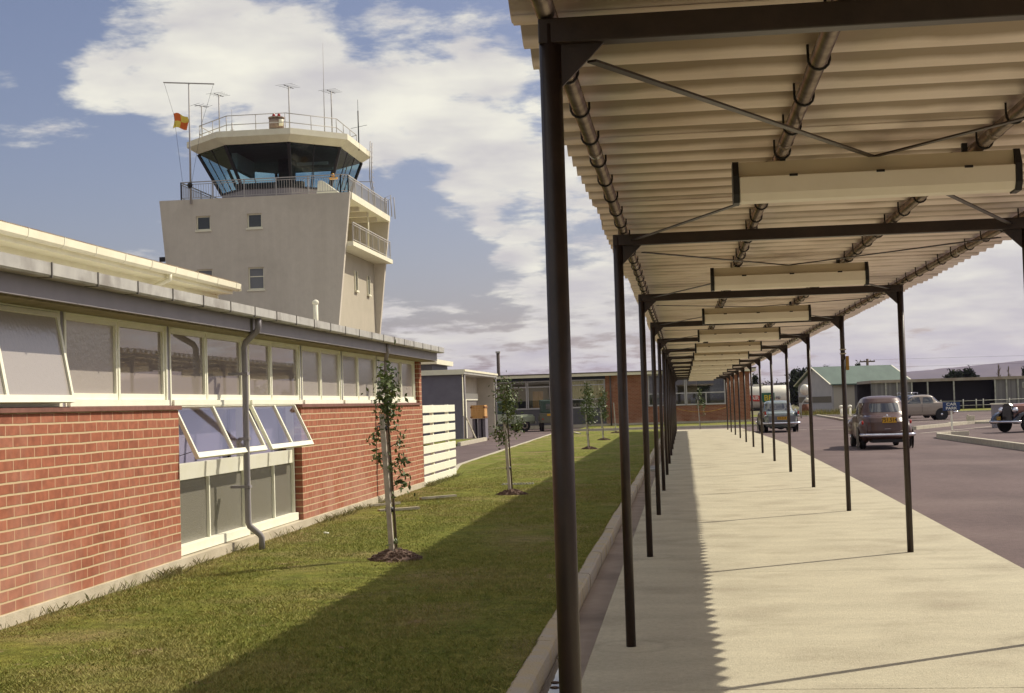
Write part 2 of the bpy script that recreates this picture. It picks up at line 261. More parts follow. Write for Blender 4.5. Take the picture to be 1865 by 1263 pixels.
HILLM = mat('tussock_hill', (.115, .095, .055), (.085, .075, .045), scale=.004, rough=1, lo=.4, hi=.6)

# ------------------------------------------------------------------ mesh helpers
class MB:
    def __init__(s): s.v = []; s.f = []; s.sm = []
    def add(s, vs, fs, smooth=False):
        o = len(s.v); s.v += [tuple(p) for p in vs]; s.f += [tuple(i+o for i in f) for f in fs]; s.sm += [smooth]*len(fs); return s
    def box(s, x0, x1, y0, y1, z0, z1):
        x0, x1 = sorted((x0, x1)); y0, y1 = sorted((y0, y1)); z0, z1 = sorted((z0, z1))
        return s.add([(x0, y0, z0), (x1, y0, z0), (x1, y1, z0), (x0, y1, z0), (x0, y0, z1), (x1, y0, z1), (x1, y1, z1), (x0, y1, z1)],
                     [(0, 3, 2, 1), (4, 5, 6, 7), (0, 1, 5, 4), (1, 2, 6, 5), (2, 3, 7, 6), (3, 0, 4, 7)])
    def hexa(s, p):  # 8 points, bottom 4 ccw, top 4 ccw
        return s.add(p, [(0, 3, 2, 1), (4, 5, 6, 7), (0, 1, 5, 4), (1, 2, 6, 5), (2, 3, 7, 6), (3, 0, 4, 7)])
    def bar(s, a, b, w, h, upv=(0, 0, 1)):
        a = Vector(a); b = Vector(b); d = (b-a).normalized(); u = Vector(upv)
        if abs(d.dot(u)) > .98: u = Vector((0, 1, 0))
        r = d.cross(u).normalized(); u = r.cross(d).normalized(); r = r*w/2; u = u*h/2
        return s.add([a-r-u, a+r-u, a+r+u, a-r+u, b-r-u, b+r-u, b+r+u, b-r+u], [(0, 1, 2, 3), (4, 7, 6, 5), (0, 4, 5, 1), (1, 5, 6, 2), (2, 6, 7, 3), (3, 7, 4, 0)])
    def tube(s, pts, r, n=10, cap=True):
        pts = [Vector(p) for p in pts]; rs = r if isinstance(r, (list, tuple)) else [r]*len(pts); vs = []; prev = None
        for i, p in enumerate(pts):
            d = (pts[min(i+1, len(pts)-1)]-pts[max(i-1, 0)]).normalized()
            u = prev if prev is not None else (Vector((0, 0, 1)) if abs(d.z) < .9 else Vector((0, 1, 0)))
            a = d.cross(u).normalized(); u = a.cross(d).normalized(); prev = u
            for k in range(n): t = 2*PI*k/n; vs.append(p+a*math.cos(t)*rs[i]+u*math.sin(t)*rs[i])
        fs = [(i*n+k, i*n+(k+1) % n, (i+1)*n+(k+1) % n, (i+1)*n+k) for i in range(len(pts)-1) for k in range(n)]
        s.add(vs, fs, True)
        if cap:
            o = len(s.v)-len(vs); s.f += [tuple(o+k for k in range(n))[::-1], tuple(o+(len(pts)-1)*n+k for k in range(n))]; s.sm += [False, False]
        return s
    def prism(s, poly, axis, a, b):
        # poly of 2d points; axis 0 -> (y,z), 1 -> (x,z), 2 -> (x,y)
        def mk(p, t): return (t, p[0], p[1]) if axis == 0 else ((p[0], t, p[1]) if axis == 1 else (p[0], p[1], t))
        n = len(poly); vs = [mk(p, a) for p in poly]+[mk(p, b) for p in poly]
        return s.add(vs, [tuple(range(n))[::-1], tuple(range(n, 2*n))]+[(i, (i+1) % n, n+(i+1) % n, n+i) for i in range(n)])
    def ell(s, c, r, nu=14, nv=9):
        vs = []; fs = []
        for j in range(nv+1):
            ph = -PI/2+PI*j/nv
            for i in range(nu): t = 2*PI*i/nu; vs.append((c[0]+r[0]*math.cos(ph)*math.cos(t), c[1]+r[1]*math.cos(ph)*math.sin(t), c[2]+r[2]*math.sin(ph)))
        for j in range(nv):
            for i in range(nu): fs.append((j*nu+i, j*nu+(i+1) % nu, (j+1)*nu+(i+1) % nu, (j+1)*nu+i))
        return s.add(vs, fs, True)
    def quad(s, *p): return s.add(p, [tuple(range(len(p)))])
    def build(s, name, m, parent=None, world=False, bevel=0, **kw):
        me = bpy.data.meshes.new(name)
        off = Vector((0, 0, 0))
        if world and parent is not None:
            q = parent
            while q: off += q.location; q = q.parent
        me.from_pydata([tuple(Vector(v)-off) for v in s.v], [], s.f); me.polygons.foreach_set('use_smooth', s.sm); me.update()
        if bevel == 0 or True:
            bm = bmesh.new(); bm.from_mesh(me); bmesh.ops.recalc_face_normals(bm, faces=bm.faces); bm.to_mesh(me); bm.free()
        for q in (m if isinstance(m, list) else [m]): me.materials.append(q)
        o = bpy.data.objects.new(name, me); COL.objects.link(o)
        if parent: o.parent = parent
        if bevel:
            b = o.modifiers.new('bevel', 'BEVEL'); b.width = bevel; b.segments = 2; b.limit_method = 'ANGLE'; b.angle_limit = R(40)
        for k, v in kw.items(): o[k] = v
        return o
def thing(name, label, cat, loc=(0, 0, 0), rz=0, group=None):
    o = bpy.data.objects.new(name, None); COL.objects.link(o); o.location = loc; o.rotation_euler = (0, 0, rz); o.empty_display_size = .2
    o['label'] = label; o['category'] = cat
    if group: o['group'] = group
    return o
def tag(o, label, cat, group=None):
    o['label'] = label; o['category'] = cat
    if group: o['group'] = group
    return o
def copytree(o, parent=None):
    c = o.copy(); COL.objects.link(c); c.parent = parent
    for ch in list(o.children): copytree(ch, c)
    return c
def text(s_, name, m, parent, loc, size, rot, ext=.004, xs=1.0):
    cu = bpy.data.curves.new(name, 'FONT'); cu.body = s_; cu.size = size; cu.align_x = 'CENTER'; cu.align_y = 'CENTER'; cu.extrude = ext; cu.offset = size*.012
    t = bpy.data.objects.new(name, cu); me = bpy.data.meshes.new_from_object(t); bpy.data.objects.remove(t)
    me.materials.clear(); me.materials.append(m)
    o = bpy.data.objects.new(name, me); COL.objects.link(o); o.parent = parent; o.location = loc; o.rotation_euler = rot; o.scale = (xs, 1, 1); return o
def struct(o): o['kind'] = 'structure'; return o

# ------------------------------------------------------------------ ground
LZ = 0.03
gs = 9000
# one big sheet
struct(MB().quad((-gs, -gs, -.16), (gs, -gs, -.16), (gs, gs, -.16), (-gs, gs, -.16)).build('ground', FARG))
# asphalt yard: road, cross drive and car park in one sheet, 0.09 below the walkway
struct(MB().quad((-60, -12, -.10), (80, -12, -.10), (80, 128, -.10), (-60, 128, -.10)).build('road', ASPH))
# lawn slab
lw = MB(); NX, NY = 40, 160
def lawnx1(y): return -0.985
def lawnx0(y): return -5.3 if y < 33.5 else (-5.3-(y-33.5)/4*.5 if y < 37.5 else -5.8-(y-37.5)*.0215)
vs = []; ys = np.concatenate([np.linspace(-8, 30, 120), np.linspace(30.5, 77.6, 60)])
for y in ys:
    a, b = lawnx0(y), lawnx1(y)
    for i in range(NX+1):
        x = a+(b-a)*i/NX; vs.append((x, y, LZ+.012*math.sin(x*1.7+y*.31)*math.sin(y*.83)+.008*math.sin(x*5+y*2.2)*math.cos(y*3.1)))
fs = [(j*(NX+1)+i, j*(NX+1)+i+1, (j+1)*(NX+1)+i+1, (j+1)*(NX+1)+i) for j in range(len(ys)-1) for i in range(NX)]
lw.add(vs, fs, True)
struct(lw.build('lawn', GRASSM))
# pale edging along the driveway side of the lawn
e = MB()
for y in np.arange(27.9, 77.5, 1.0): e.bar((lawnx0(y)-.05, y, -.03), (lawnx0(y+.985)-.05, y+.985, -.03), .1, .16)
e.box(-6.75, -.75, 77.6, 77.72, -.1, .04)
struct(e.build('lawn_edging', KERB))
# kerb between lawn and channel, in segments
k = MB(); y = -6
while y < 73.5:
    L_ = 0.9; j1, j2 = random.uniform(-.006, .006), random.uniform(-.005, .005); k.prism([(-.985+j1, -.16), (-.985+j1, .035+j2), (-.965+j1, .05+j2), (-.885+j1, .045+j2), (-.87+j1, .03+j2), (-.865+j1, -.16)], 1, y, y+L_-.008); y += L_
struct(k.build('lawn_kerb', KERBY))
struct(MB().box(-.865, -.62, -8, 73.5, -.16, -.085).build('gutter_channel', CHAN))
PUD = mat('puddle_water', (.10, .085, .08), rough=.03, ior=1.33, spec=1)
pr_ = random.Random(3); pd = [(-.862, 5.0)]+[(-.625+pr_.uniform(-.02, .004), 5.0+i*.22) for i in range(15)]+[(-.66-.028*i+pr_.uniform(-.022, .022), 8.35+i*.19) for i in range(8)]+[(-.863, 9.95)]
struct(MB().add([(a, b, -.081) for a, b in pd], [tuple(range(len(pd)))]).build('puddle', PUD))
# walkway slab (slightly widening right edge), cast bay by bay
wk = MB(); wc = mat_concrete_walk()
def walkr(y): return np.interp(y, [-8, 13, 28, 52, 76], [2.86, 2.88, 3.12, 3.36, 2.95])
yy = -8.0
for kx in range(16):
    y0 = -8 + kx*5.3; y1 = y0+5.3-.008 if kx < 15 else 76.0
    if kx == 15: y0 = 71.5
    wk.hexa([(-.62, y0, -.2), (walkr(y0), y0, -.2), (walkr(y1), y1, -.2), (-.62, y1, -.2), (-.62, y0, 0), (walkr(y0), y0, 0), (walkr(y1), y1, 0), (-.62, y1, 0)])
struct(wk.build('walkway', wc, bevel=.006))
# verge in front of the far brick building and its kerb
struct(MB().box(-6.2, 4.9, 84.6, 95.98, -.12, .0).build('verge', GRASSM))
struct(MB().box(-6.4, 5.1, 84.35, 84.6, -.12, .03).box(4.9, 5.1, 84.6, 96, -.12, .03).build('verge_kerb', KERB))
struct(MB().box(4.4, 50, 119.5, 133, -.12, -.02).build('roadside_grass', GRASSM))
struct(MB().box(4.4, 36, 119.2, 119.5, -.12, .0).build('roadside_kerb', KERB))

# car park kerbs and painted lines
k = MB()
def kline(pts, w, z0, z1):
    for a, b in zip(pts[:-1], pts[1:]): k.bar((a[0], a[1], (z0+z1)/2), (b[0], b[1], (z0+z1)/2), w, z1-z0)
kline([(9.25, 20), (9.15, 41.8), (9.02, 53.2)], .16, -.12, .08)
kline([(9.02, 53.26), (9.2, 54.6), (9.75, 55.5), (10.5, 55.9)], .16, -.12, .075)
struct(k.build('car_park_kerb', KERB, bevel=.015))
k = MB(); kline([(10.2, 66.7), (13.9, 74.6), (17, 79.5), (26, 88)], .2, -.12, .05); struct(k.build('inner_kerb', KERB))
k = MB(); kline([(10.8, 124), (10.3, 100), (10.1, 94.6), (10.8, 88)], .2, -.12, .03); struct(k.build('entrance_kerb', KERB))
k = MB()
for (a, b, w) in [((9.5, 60.5), (14.0, 68.9), .12), ((5.6, 73.4), (5.95, 72.8), .14), ((6.2, 72.2), (6.6, 71.6), .14), ((6.8, 71.4), (7.5, 70.6), .14), ((12.5, 84), (19, 92), .1), ((13, 80), (22, 88), .1), ((15, 95), (24, 101), .1)]:
    k.bar((a[0], a[1], -.094), (b[0], b[1], -.094), w, .004)
struct(k.build('painted_lines', PLINE))
struct(MB().box(13.3, 15.6, 75.4, 76.6, -.12, .0).build('pale_slab', KERB))

# hills
hs = [(-3000, 60), (-1500, 50), (-700, 40), (-200, 46), (200, 55), (290, 56), (420, 62), (570, 54), (720, 72), (890, 87), (1000, 93), (1130, 100), (1240, 108), (1360, 116), (1600, 130), (2100, 170), (3000, 140)]
hb = MB(); xs = np.linspace(-3000, 3000, 241); tops = np.interp(xs, [a for a, b in hs], [b for a, b in hs])
rows = []
for j, (yy, kk) in enumerate([(5000, -.02), (5250, .22), (5500, .52), (5780, .8), (6000, 1.0), (6400, .9), (7400, .3)]):
    row = []
    for i, x in enumerate(xs):
        zt = tops[i]*kk*(1+(.10*math.sin(x*.011+j*1.7)+.06*math.sin(x*.031+j)) * (1 if j not in (4,) else .12)); row.append((x, yy+60*math.sin(x*.004+j), zt))
    rows.append(row)
n = len(xs); hb.add([p for r_ in rows for p in r_], [(j*n+i, j*n+i+1, (j+1)*n+i+1, (j+1)*n+i) for j in range(len(rows)-1) for i in range(n-1)], True)
struct(hb.build('hills', HILLM))

# ------------------------------------------------------------------ walkway canopy
can = thing('walkway_canopy', 'long open walkway canopy with dark brown steel posts and corrugated cement roof', 'canopy', (0, 0, 0))
PX = (-.38, 2.15); Y0, SP, NB = 4.0, 5.3, 14
for kx in range(-1, NB):
    y = Y0+SP*kx
    for X in (PX if kx else (-.333, 2.15)):
        MB().tube([(X, y, -.02), (X, y, 2.60)], .031, 16).build('post', STEEL, can)
        sgn = 1 if X < 0 else -1
        MB().prism([(X+sgn*.028, 2.425), (X+sgn*.028, 2.545), (X+sgn*.15, 2.545)], 1, y-.006, y+.006).build('gusset', STEEL, can)
    MB().box(PX[0]-.03+(0 if kx else .047), PX[1]+.03, y-.03, y+.03, 2.545, 2.615).build('beam', STEEL, can, bevel=.004)
PUR = (-.345, .48, 1.36, 2.19)
purl = []
for X in PUR:
    m = MB(); y = -3.9
    m.tube([(X, -3.9, 2.650), (X, 73.4, 2.650)], .029, 14)
    for q in range(1, 14): yj = Y0+SP*(q-1)+2.3; m.tube([(X, yj, 2.650), (X, yj+.09, 2.650)], .0315, 14)
    purl.append(m.build('purlin', STEEL2, can))
    for kx in range(0, NB): pass
def hook(m, X, y):
    r = .035; pts = [(X-r, y, 2.70), (X-r, y, 2.66)]+[(X-r*math.cos(t), y, 2.65-r*math.sin(t)) for t in np.linspace(.2, PI-.1, 7)]+[(X+r, y, 2.672)]
    m.tube(pts, .0045, 6)
rest = MB(); yy = 4.22; i = 0
while yy < 73.2:
    for q, X in enumerate(PUR):
        if i < 24: hk = MB(); hook(hk, X, yy); hk.build('hook_bolt', HOOK, purl[q])
        else: hook(rest, X, yy)
    i += 1; yy += .589
o = rest.build('hook_bolt', HOOK, can); o['kind'] = 'stuff'
# wind bracing in plan
for kx in range(0, NB-1):
    y = Y0+SP*kx; yc = y+SP/2
    for (x0, ya) in ((PX[0]+.16, y+.02), (PX[1]-.16, y+.02), (PX[0]+.1, y+SP-.03), (PX[1]-.1, y+SP-.03)):
        MB().bar((x0, ya, 2.50 if ya < yc else 2.575), (.885, yc-.02 if ya < yc else yc+.02, 2.612), .028, .007).build('brace', STEEL, can)
# roof: corrugated sheets
pitch = SP/18.0; amp = .038
def roofpt(y): return amp*math.cos(2*PI*y/pitch)
SX = 10
sheet_y = -4.0; sheet_id = 0
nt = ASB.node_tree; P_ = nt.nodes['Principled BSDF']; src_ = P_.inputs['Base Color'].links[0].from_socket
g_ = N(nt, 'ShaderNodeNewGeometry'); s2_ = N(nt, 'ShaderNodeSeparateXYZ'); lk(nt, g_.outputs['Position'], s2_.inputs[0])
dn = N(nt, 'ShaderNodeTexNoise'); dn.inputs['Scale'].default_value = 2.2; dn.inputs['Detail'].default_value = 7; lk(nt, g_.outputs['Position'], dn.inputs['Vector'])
# rib shading painted into the colour, dark bands per corrugation with dirt-mottled edges
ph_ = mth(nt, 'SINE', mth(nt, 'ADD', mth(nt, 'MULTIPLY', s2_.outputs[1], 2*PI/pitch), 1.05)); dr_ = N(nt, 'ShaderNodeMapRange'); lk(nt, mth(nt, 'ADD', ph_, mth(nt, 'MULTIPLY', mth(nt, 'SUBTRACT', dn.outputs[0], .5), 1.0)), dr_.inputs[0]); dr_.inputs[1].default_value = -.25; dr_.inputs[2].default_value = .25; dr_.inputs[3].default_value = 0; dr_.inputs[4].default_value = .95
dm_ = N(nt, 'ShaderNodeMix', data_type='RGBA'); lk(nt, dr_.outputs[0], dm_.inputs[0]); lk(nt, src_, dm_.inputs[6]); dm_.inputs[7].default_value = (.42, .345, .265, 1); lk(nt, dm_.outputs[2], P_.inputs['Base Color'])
m = MB()
while sheet_y < 73.6:
    L_ = pitch*3.5; ys = np.linspace(sheet_y-.02, sheet_y+L_+.02, 38)
    xl = -.478+random.uniform(-.018, .018); xr = 2.50+random.uniform(-.015, .015); dz = random.uniform(0, .003)
    vs = []; 
    for yv in ys:
        z = 2.716+roofpt(yv)+dz+(.004 if sheet_id % 2 else 0)
        vs += [(xl, yv, z), (xr, yv, z), (xr, yv, z+.008), (xl, yv, z+.008)]
    fs = []
    for j in range(len(ys)-1):
        for a in range(4): b = (a+1) % 4; fs.append((j*4+a, j*4+b, (j+1)*4+b, (j+1)*4+a))
    m.add(vs, fs, True); sheet_y += L_; sheet_id += 1
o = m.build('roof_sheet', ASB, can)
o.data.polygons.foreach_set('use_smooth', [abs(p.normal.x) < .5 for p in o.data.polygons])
# cable guard and yellow box on one right-hand post
y3 = Y0+SP*3
MB().tube([(2.15, y3-.028, 2.02), (2.15, y3-.028, 2.60)], .026, 12).build('conduit', STEEL, can)
MB().box(2.112, 2.188, y3-.057, y3+.034, 2.15, 2.165).box(2.112, 2.188, y3-.057, y3+.034, 2.095, 2.11).build('pipe_clamp', TIMB, can)
MB().box(2.185, 2.225, y3-.03, y3+.03, 1.88, 2.07).build('switch_box', mat('ochre_box', (.36, .20, .03), rough=.5), can, bevel=.004)

# lamps under the canopy, one per bay
ordn = ['nearest', 'second', 'third', 'fourth', 'fifth', 'sixth', 'seventh', 'eighth', 'ninth', 'tenth', 'eleventh', 'twelfth', 'thirteenth']
def lamp_mesh():
    root = thing('canopy_lamp', 'x', 'lamp')
    y = 0
    MB().box(-.62, .62, -.045, .045, .095, .165).build('mounting_tray', TRAY, root, bevel=.003)
    m = MB(); m.prism([(-.085, .095), (-.078, .02), (-.052, -.012), (.052, -.012), (.078, .02), (.085, .095)], 0, -.6, .6); m.build('diffuser', DIFF, root, bevel=.004)
    for sx in (-1, 1):
        c = MB(); c.prism([(-.09, .100), (-.083, .018), (-.055, -.018), (.055, -.018), (.083, .018), (.09, .100), (.05, .168), (-.05, .168)], 0, sx*.601, sx*.628); c.build('end_cap', HOOK, root)
    for sx in (-.36, .02, .40):
        MB().box(sx-.018, sx+.018, -.0885, -.08, .088, .099).build('spring_clip', HOOK, root)
    for sx in (-.4, .4): MB().box(sx-.012, sx+.012, -.012, .012, .165, .21).build('hanger', HOOK, root)
    return root
lp = lamp_mesh()
for kx in range(NB-1):
    o = lp if kx == 0 else copytree(lp)
    o.location = (.885, Y0+SP*kx+SP/2, 2.445)
    o['label'] = ('%s cream fluorescent lamp box hung under the canopy roof, counting from the camera' % ordn[kx]) if kx else 'nearest and largest cream fluorescent lamp box under the canopy roof'
    o['group'] = 'fluorescent lamps under the canopy'
# sagging chain at the far end
pts = [(-.36+(2.15+.36)*t, 72.9, 1.13-.21*4*t*(1-t)) for t in np.linspace(0, 1, 14)]
tag(MB().tube(pts, .014, 6).build('barrier_rope', mat('yellow_rope', (.45, .26, .06), rough=.8)), 'sagging yellowish rope strung across the far end of the walkway', 'rope')
# drain grating in the channel
g = MB(); g.box(-.855, -.63, 33.9, 34.0, -.085, -.03)
for i in range(9): g.box(-.85, -.635, 34.05+i*.22, 34.13+i*.22, -.085, -.04)
tag(g.build('drain_grating', GUTT), 'slotted grey drain cover lying in the gutter channel beside the walkway', 'drain cover')

# ------------------------------------------------------------------ brick building
bb = thing('brick_building', 'low red brick building with white framed windows and grey gutter beside the lawn', 'building', (-5.0, 14.0, 0))
XF = -4.98
w = lambda mb, n, m, p=bb, **k: mb.build(n, m, p, world=True, **k)
w(MB().box(XF-.25, XF, 2.0, 13.98, .13, 1.60), 'wall', BR)
w(MB().box(XF-.25, XF, 18.65, 27.58, .13, 1.60), 'wall', BR)
w(MB().box(XF-.25, XF-.002, 27.34, 27.58, 1.60, 2.56).box(-9.3, XF-.252, 27.36, 27.58, .13, 2.60), 'wall', BR)
w(MB().box(XF-.3, XF+.016, 2.0, 27.62, -.16, .13), 'plinth', PLINTH, bevel=.004)
w(MB().box(XF-.2, XF+.028, 2.0, 14.01, 1.601, 1.642), 'sill', CAPT, bevel=.004)
w(MB().box(XF-.2, XF+.028, 18.62, 27.335, 1.601, 1.642), 'sill', CAPT, bevel=.004)
w(MB().box(-9.3, -5.35, 2, 27.3, -.1, 2.40), 'inner_wall', CABIN)
w(MB().box(XF-.22, -4.72, 2.0, 27.62, 2.575, 2.66).add([(-9.3, 2, 2.95), (-9.3, 27.7, 2.95), (-4.62, 27.7, 2.67), (-4.62, 2, 2.67), (-9.3, 2, 2.98), (-9.3, 27.7, 2.98), (-4.62, 27.7, 2.70), (-4.62, 2, 2.70)], [(0, 1, 2, 3), (7, 6, 5, 4), (0, 4, 5, 1), (1, 5, 6, 2), (2, 6, 7, 3), (3, 7, 4, 0)]), 'roof', GUTT)
# fascia boards in two lengths, olive batten below
w(MB().box(-4.72, -4.68, 2.0, 15.48, 2.44, 2.59), 'fascia', GREYP)
w(MB().box(-4.72, -4.68, 15.58, 27.68, 2.44, 2.59), 'fascia', GREYP)
w(MB().box(-5.02, -4.725, 2.0, 27.66, 2.425, 2.47), 'soffit', OLIVE)
g = MB(); prof = [(-4.665, 2.695), (-4.665, 2.585), (-4.56, 2.585), (-4.548, 2.60), (-4.548, 2.690), (-4.556, 2.690), (-4.556, 2.605), (-4.655, 2.6), (-4.655, 2.695)]
g.prism(prof, 1, 2.0, 27.72); g.box(-4.665, -4.548, 27.72, 27.725, 2.585, 2.692)
gut = w(g, 'gutter', GUTT)
y = 2.5
while y < 27.6:
    sb = MB(); sb.box(-4.66, -4.544, y, y+.018, 2.581, 2.588).box(-4.547, -4.542, y, y+.018, 2.581, 2.694); y += .848
    sb.build('gutter_bracket', mat('dark_strap', (.10, .09, .08), rough=.6), gut, world=True)
def downpipe(y0, y1, full):
    m = MB(); r = .034
    m.tube([(-4.61, y0, 2.59), (-4.61, y0, 2.49), (-4.63, y0+.02, 2.45), (-4.80, y1-.02, 2.33), (-4.82, y1, 2.28), (-4.82, y1, .34), (-4.81, y1+.01, .30), (-4.72, y1+.09, .20), (-4.70, y1+.10, .16), (-4.70, y1+.10, .02)] if full else
           [(-4.66, y0, 2.59), (-4.67, y0+.02, 2.46), (-4.80, y1-.03, 2.36), (-4.81, y1, 2.30), (-4.81, y1, .0)], r, 12)
    d = w(m, 'downpipe', GREYP)
    for zb in (.72, 1.25, 1.97): MB().box(-5.0, -4.78, y1-.045, y1+.045, zb, zb+.03).build('pipe_bracket', GREYP, d, world=True)
downpipe(15.55, 15.70, True); downpipe(22.85, 23.42, False)
# --- windows
GL = mat_pane('clear_window_glass', (.26, .225, .20), .015, 2.0, (1.3, .09, 1))
GLF = mat_pane('obscure_window_glass', (.38, .345, .315), .20, 1.75, (26, .22, 2))
GLL = mat_pane('frosted_lower_glass', (.19, .18, .15), .22, 1.5, (90, .4, 2))
GLB = mat_glass('awning_glass', (.90, .90, .92), .02, 1.7, 1.5, (.95, .84, .80))
XW = -5.10; z0w, z1w = 1.645, 2.47
def upper_window(ya, yb, mids, kinds, opensash=None):
    m = MB(); t = .035
    m.box(XW-.05, XW+.045, ya, ya+t, z0w, z1w-.002).box(XW-.05, XW+.045, yb-t, yb, z0w, z1w-.002)
    m.box(XW-.05, XW+.055, ya+t, yb-t, z1w-.05, z1w-.002)
    m.box(XW-.05, XW+.07, ya+t, yb-t, z0w, z0w+.055)
    win = w(m, 'window', WHITE, bevel=.003)
    edges = [ya+t]+mids+[yb-t]
    for i in range(len(edges)-1):
        a, b = edges[i], edges[i+1]
        if opensash is not None and i in opensash: continue
        f = MB(); q = .036
        aa = a+(.012 if i else .004); bb_ = b-(.012 if i < len(edges)-2 else .004)
        f.box(XW-.02, XW+.028, aa, aa+q, z0w+.058, z1w-.053).box(XW-.02, XW+.028, bb_-q, bb_, z0w+.058, z1w-.053)
        f.box(XW-.02, XW+.028, aa+q, bb_-q, z1w-.098, z1w-.053).box(XW-.02, XW+.030, aa+q, bb_-q, z0w+.058, z0w+.115)
        f.build('sash', WHITE, win, world=True)
        MB().box(XW-.004, XW+.002, aa+q-.004, bb_-q+.004, z0w+.108, z1w-.09).build('pane', GLF if kinds[i] == 'f' else GL, win, world=True)
    for y in mids: MB().box(XW-.045, XW+.036, y-.011, y+.011, z0w+.056, z1w-.051).build('mullion', WHITE, win, world=True)
    return win
def hung_sash(win, ya, yb, ztop, L_, ang, panes, glass, q=.038, midbar=True):
    # top-hung sash opened outwards by ang
    dx, dz = math.sin(ang), -math.cos(ang)
    def P(y, s, n): return (XW+.03+s*dx+n*math.cos(ang), y, ztop+s*dz+n*math.sin(ang))
    def slab(m, y0, y1, s0, s1, n0, n1):
        m.add([P(y0, s0, n0), P(y1, s0, n0), P(y1, s1, n0), P(y0, s1, n0), P(y0, s0, n1), P(y1, s0, n1), P(y1, s1, n1), P(y0, s1, n1)], [(0, 3, 2, 1), (4, 5, 6, 7), (0, 1, 5, 4), (1, 2, 6, 5), (2, 3, 7, 6), (3, 0, 4, 7)])
    f = MB()
    slab(f, ya, ya+q, 0, L_, -.02, .02); slab(f, yb-q, yb, 0, L_, -.02, .02); slab(f, ya+q, yb-q, 0, q, -.02, .02); slab(f, ya+q, yb-q, L_-q*1.5, L_, -.02, .02)
    es = np.linspace(ya, yb, panes+1)
    for y in es[1:-1]: slab(f, y-q*.6, y+q*.6, q, L_-q*1.5, -.019, .019)
    f.build('sash', WHITE, win, world=True)
    for i in range(panes):
        p_ = MB(); slab(p_, es[i]+q*.6, es[i+1]-q*.6, q-.004, L_-q*1.5+.004, -.003, .003); p_.build('pane', glass, win, world=True)
    for y in (ya+.02, yb-.02): MB().bar((XW+.0, y, ztop-L_*.9), P(y, L_*.86, -.01), .012, .006).build('stay', HOOK, win, world=True)
wn = upper_window(8.98, 11.42, [10.2], ['f', 'f'], opensash=(0, 1))
hung_sash(wn, 9.03, 11.37, z1w-.06, .745, R(10.5), 2, GLF)
w(MB().box(XW-.3, XW-.28, 8.98, 11.42, z0w, z1w), 'curtain', mat('room_dark', (.05, .04, .035), rough=.9))
upper_window(6.5, 8.94, [7.7], ['f', 'f']); upper_window(4.0, 6.46, [5.2], ['f', 'f'])
upper_window(11.50, 13.91, [12.68], ['f', 'c'])
upper_window(13.98, 16.46, [15.14], ['c', 'c'])
upper_window(16.62, 18.96, [17.62], ['c', 'c'])
upper_window(19.03, 21.29, [20.12], ['f', 'f'])
upper_window(21.37, 23.80, [22.5], ['f', 'f'])
upper_window(23.88, 27.3, [24.9, 26.05], ['f', 'f', 'f'])
w(MB().box(XW-.05, XW+.02, 16.49, 16.60, .15, z1w), 'mullion_post', WHITE)
for yy_ in (11.46, 13.945, 18.995, 21.33, 23.84): w(MB().box(XW-.05, XW+.038, yy_-.028, yy_+.028, z0w, z1w), 'mullion_post', GREYP)
w(MB().box(XW-.06, XW+.05, 2.0, 27.33, z1w, 2.575), 'head_board', WHITE2)
# lower windows in the recess
def lower_window(ya, yb, mid):
    m = MB(); t = .04; X = XW-.02; zb, zt = .15, 1.64
    m.box(X-.05, X+.045, ya, ya+t, zb, zt).box(X-.05, X+.045, yb-t, yb, zb, zt).box(X-.05, X+.085, ya-.0, yb, zb-.012, zb+.085).box(X-.05, X+.04, ya+t, yb-t, zt-.04, zt)
    m.box(X-.045, X+.03, ya+t, yb-t, .885, 1.05)
    m.box(X-.045, X+.035, mid-.016, mid+.016, zb+.086, .884)
    win = w(m, 'window', WHITE, bevel=.003)
    for a, b in ((ya+t, mid-.016), (mid+.016, yb-t)): MB().box(X-.004, X+.002, a-.004, b+.004, zb+.08, .89).build('pane', GLL, win, world=True)
    MB().box(X-.19, X-.17, ya, yb, .9, 1.64).build('blind', mat('room_blue', (.34, .32, .44), rough=.9), win, world=True)
    return win
wn = lower_window(14.0, 16.48, 15.2); hung_sash(wn, 14.04, 16.45, 1.66, .605, R(25), 2, GLB)
wn = lower_window(16.62, 18.62, 17.7); hung_sash(wn, 16.66, 18.58, 1.66, .605, R(25), 2, GLB)
w(MB().box(XW-.3, XW-.05, 13.98, 18.65, -.1, .138), 'recess_sill', PLINTH)
# roof vent pipe
v = MB().tube([(-6.62, 26.0, 2.75), (-6.62, 26.0, 3.52)], .045, 12).ell((-6.62, 26, 3.53), (.062, .062, .055)); w(v, 'vent_pipe', WHITE2)

# white weatherboard block behind
wb = thing('weatherboard_building', 'white weatherboard building with white gutter rising behind the brick block', 'building', (-9.4, 20, 0))
ww = lambda mb, n, m, p=wb, **k: mb.build(n, m, p, world=True, **k)
wm = MB()
z = 2.2
wm.box(-15, -9.46, 4, 28.9, 0, 4.02)
while z < 3.98:
    wm.add([(-9.455, 4, z+.17), (-9.425, 4, z), (-9.425, 28.92, z), (-9.455, 28.92, z+.17), (-9.47, 4, z+.17), (-9.47, 4, z), (-9.47, 28.92, z), (-9.47, 28.92, z+.17)], [(0, 1, 2, 3), (5, 4, 7, 6), (0, 4, 5, 1), (3, 2, 6, 7), (1, 5, 6, 2), (0, 3, 7, 4)]); z += .17
ww(wm, 'wall', CREAM)
ww(MB().box(-9.47, -9.405, 28.86, 28.95, 2.0, 4.0), 'corner_board', CREAM)
g = MB(); g.prism([(-9.12, 4.21), (-9.12, 4.075), (-9.03, 4.06), (-8.985, 4.10), (-8.97, 4.21), (-8.98, 4.21), (-8.995, 4.11), (-9.03, 4.072), (-9.11, 4.085), (-9.11, 4.21)], 1, 4, 29.1); g.box(-9.12, -8.97, 29.1, 29.11, 4.06, 4.212)
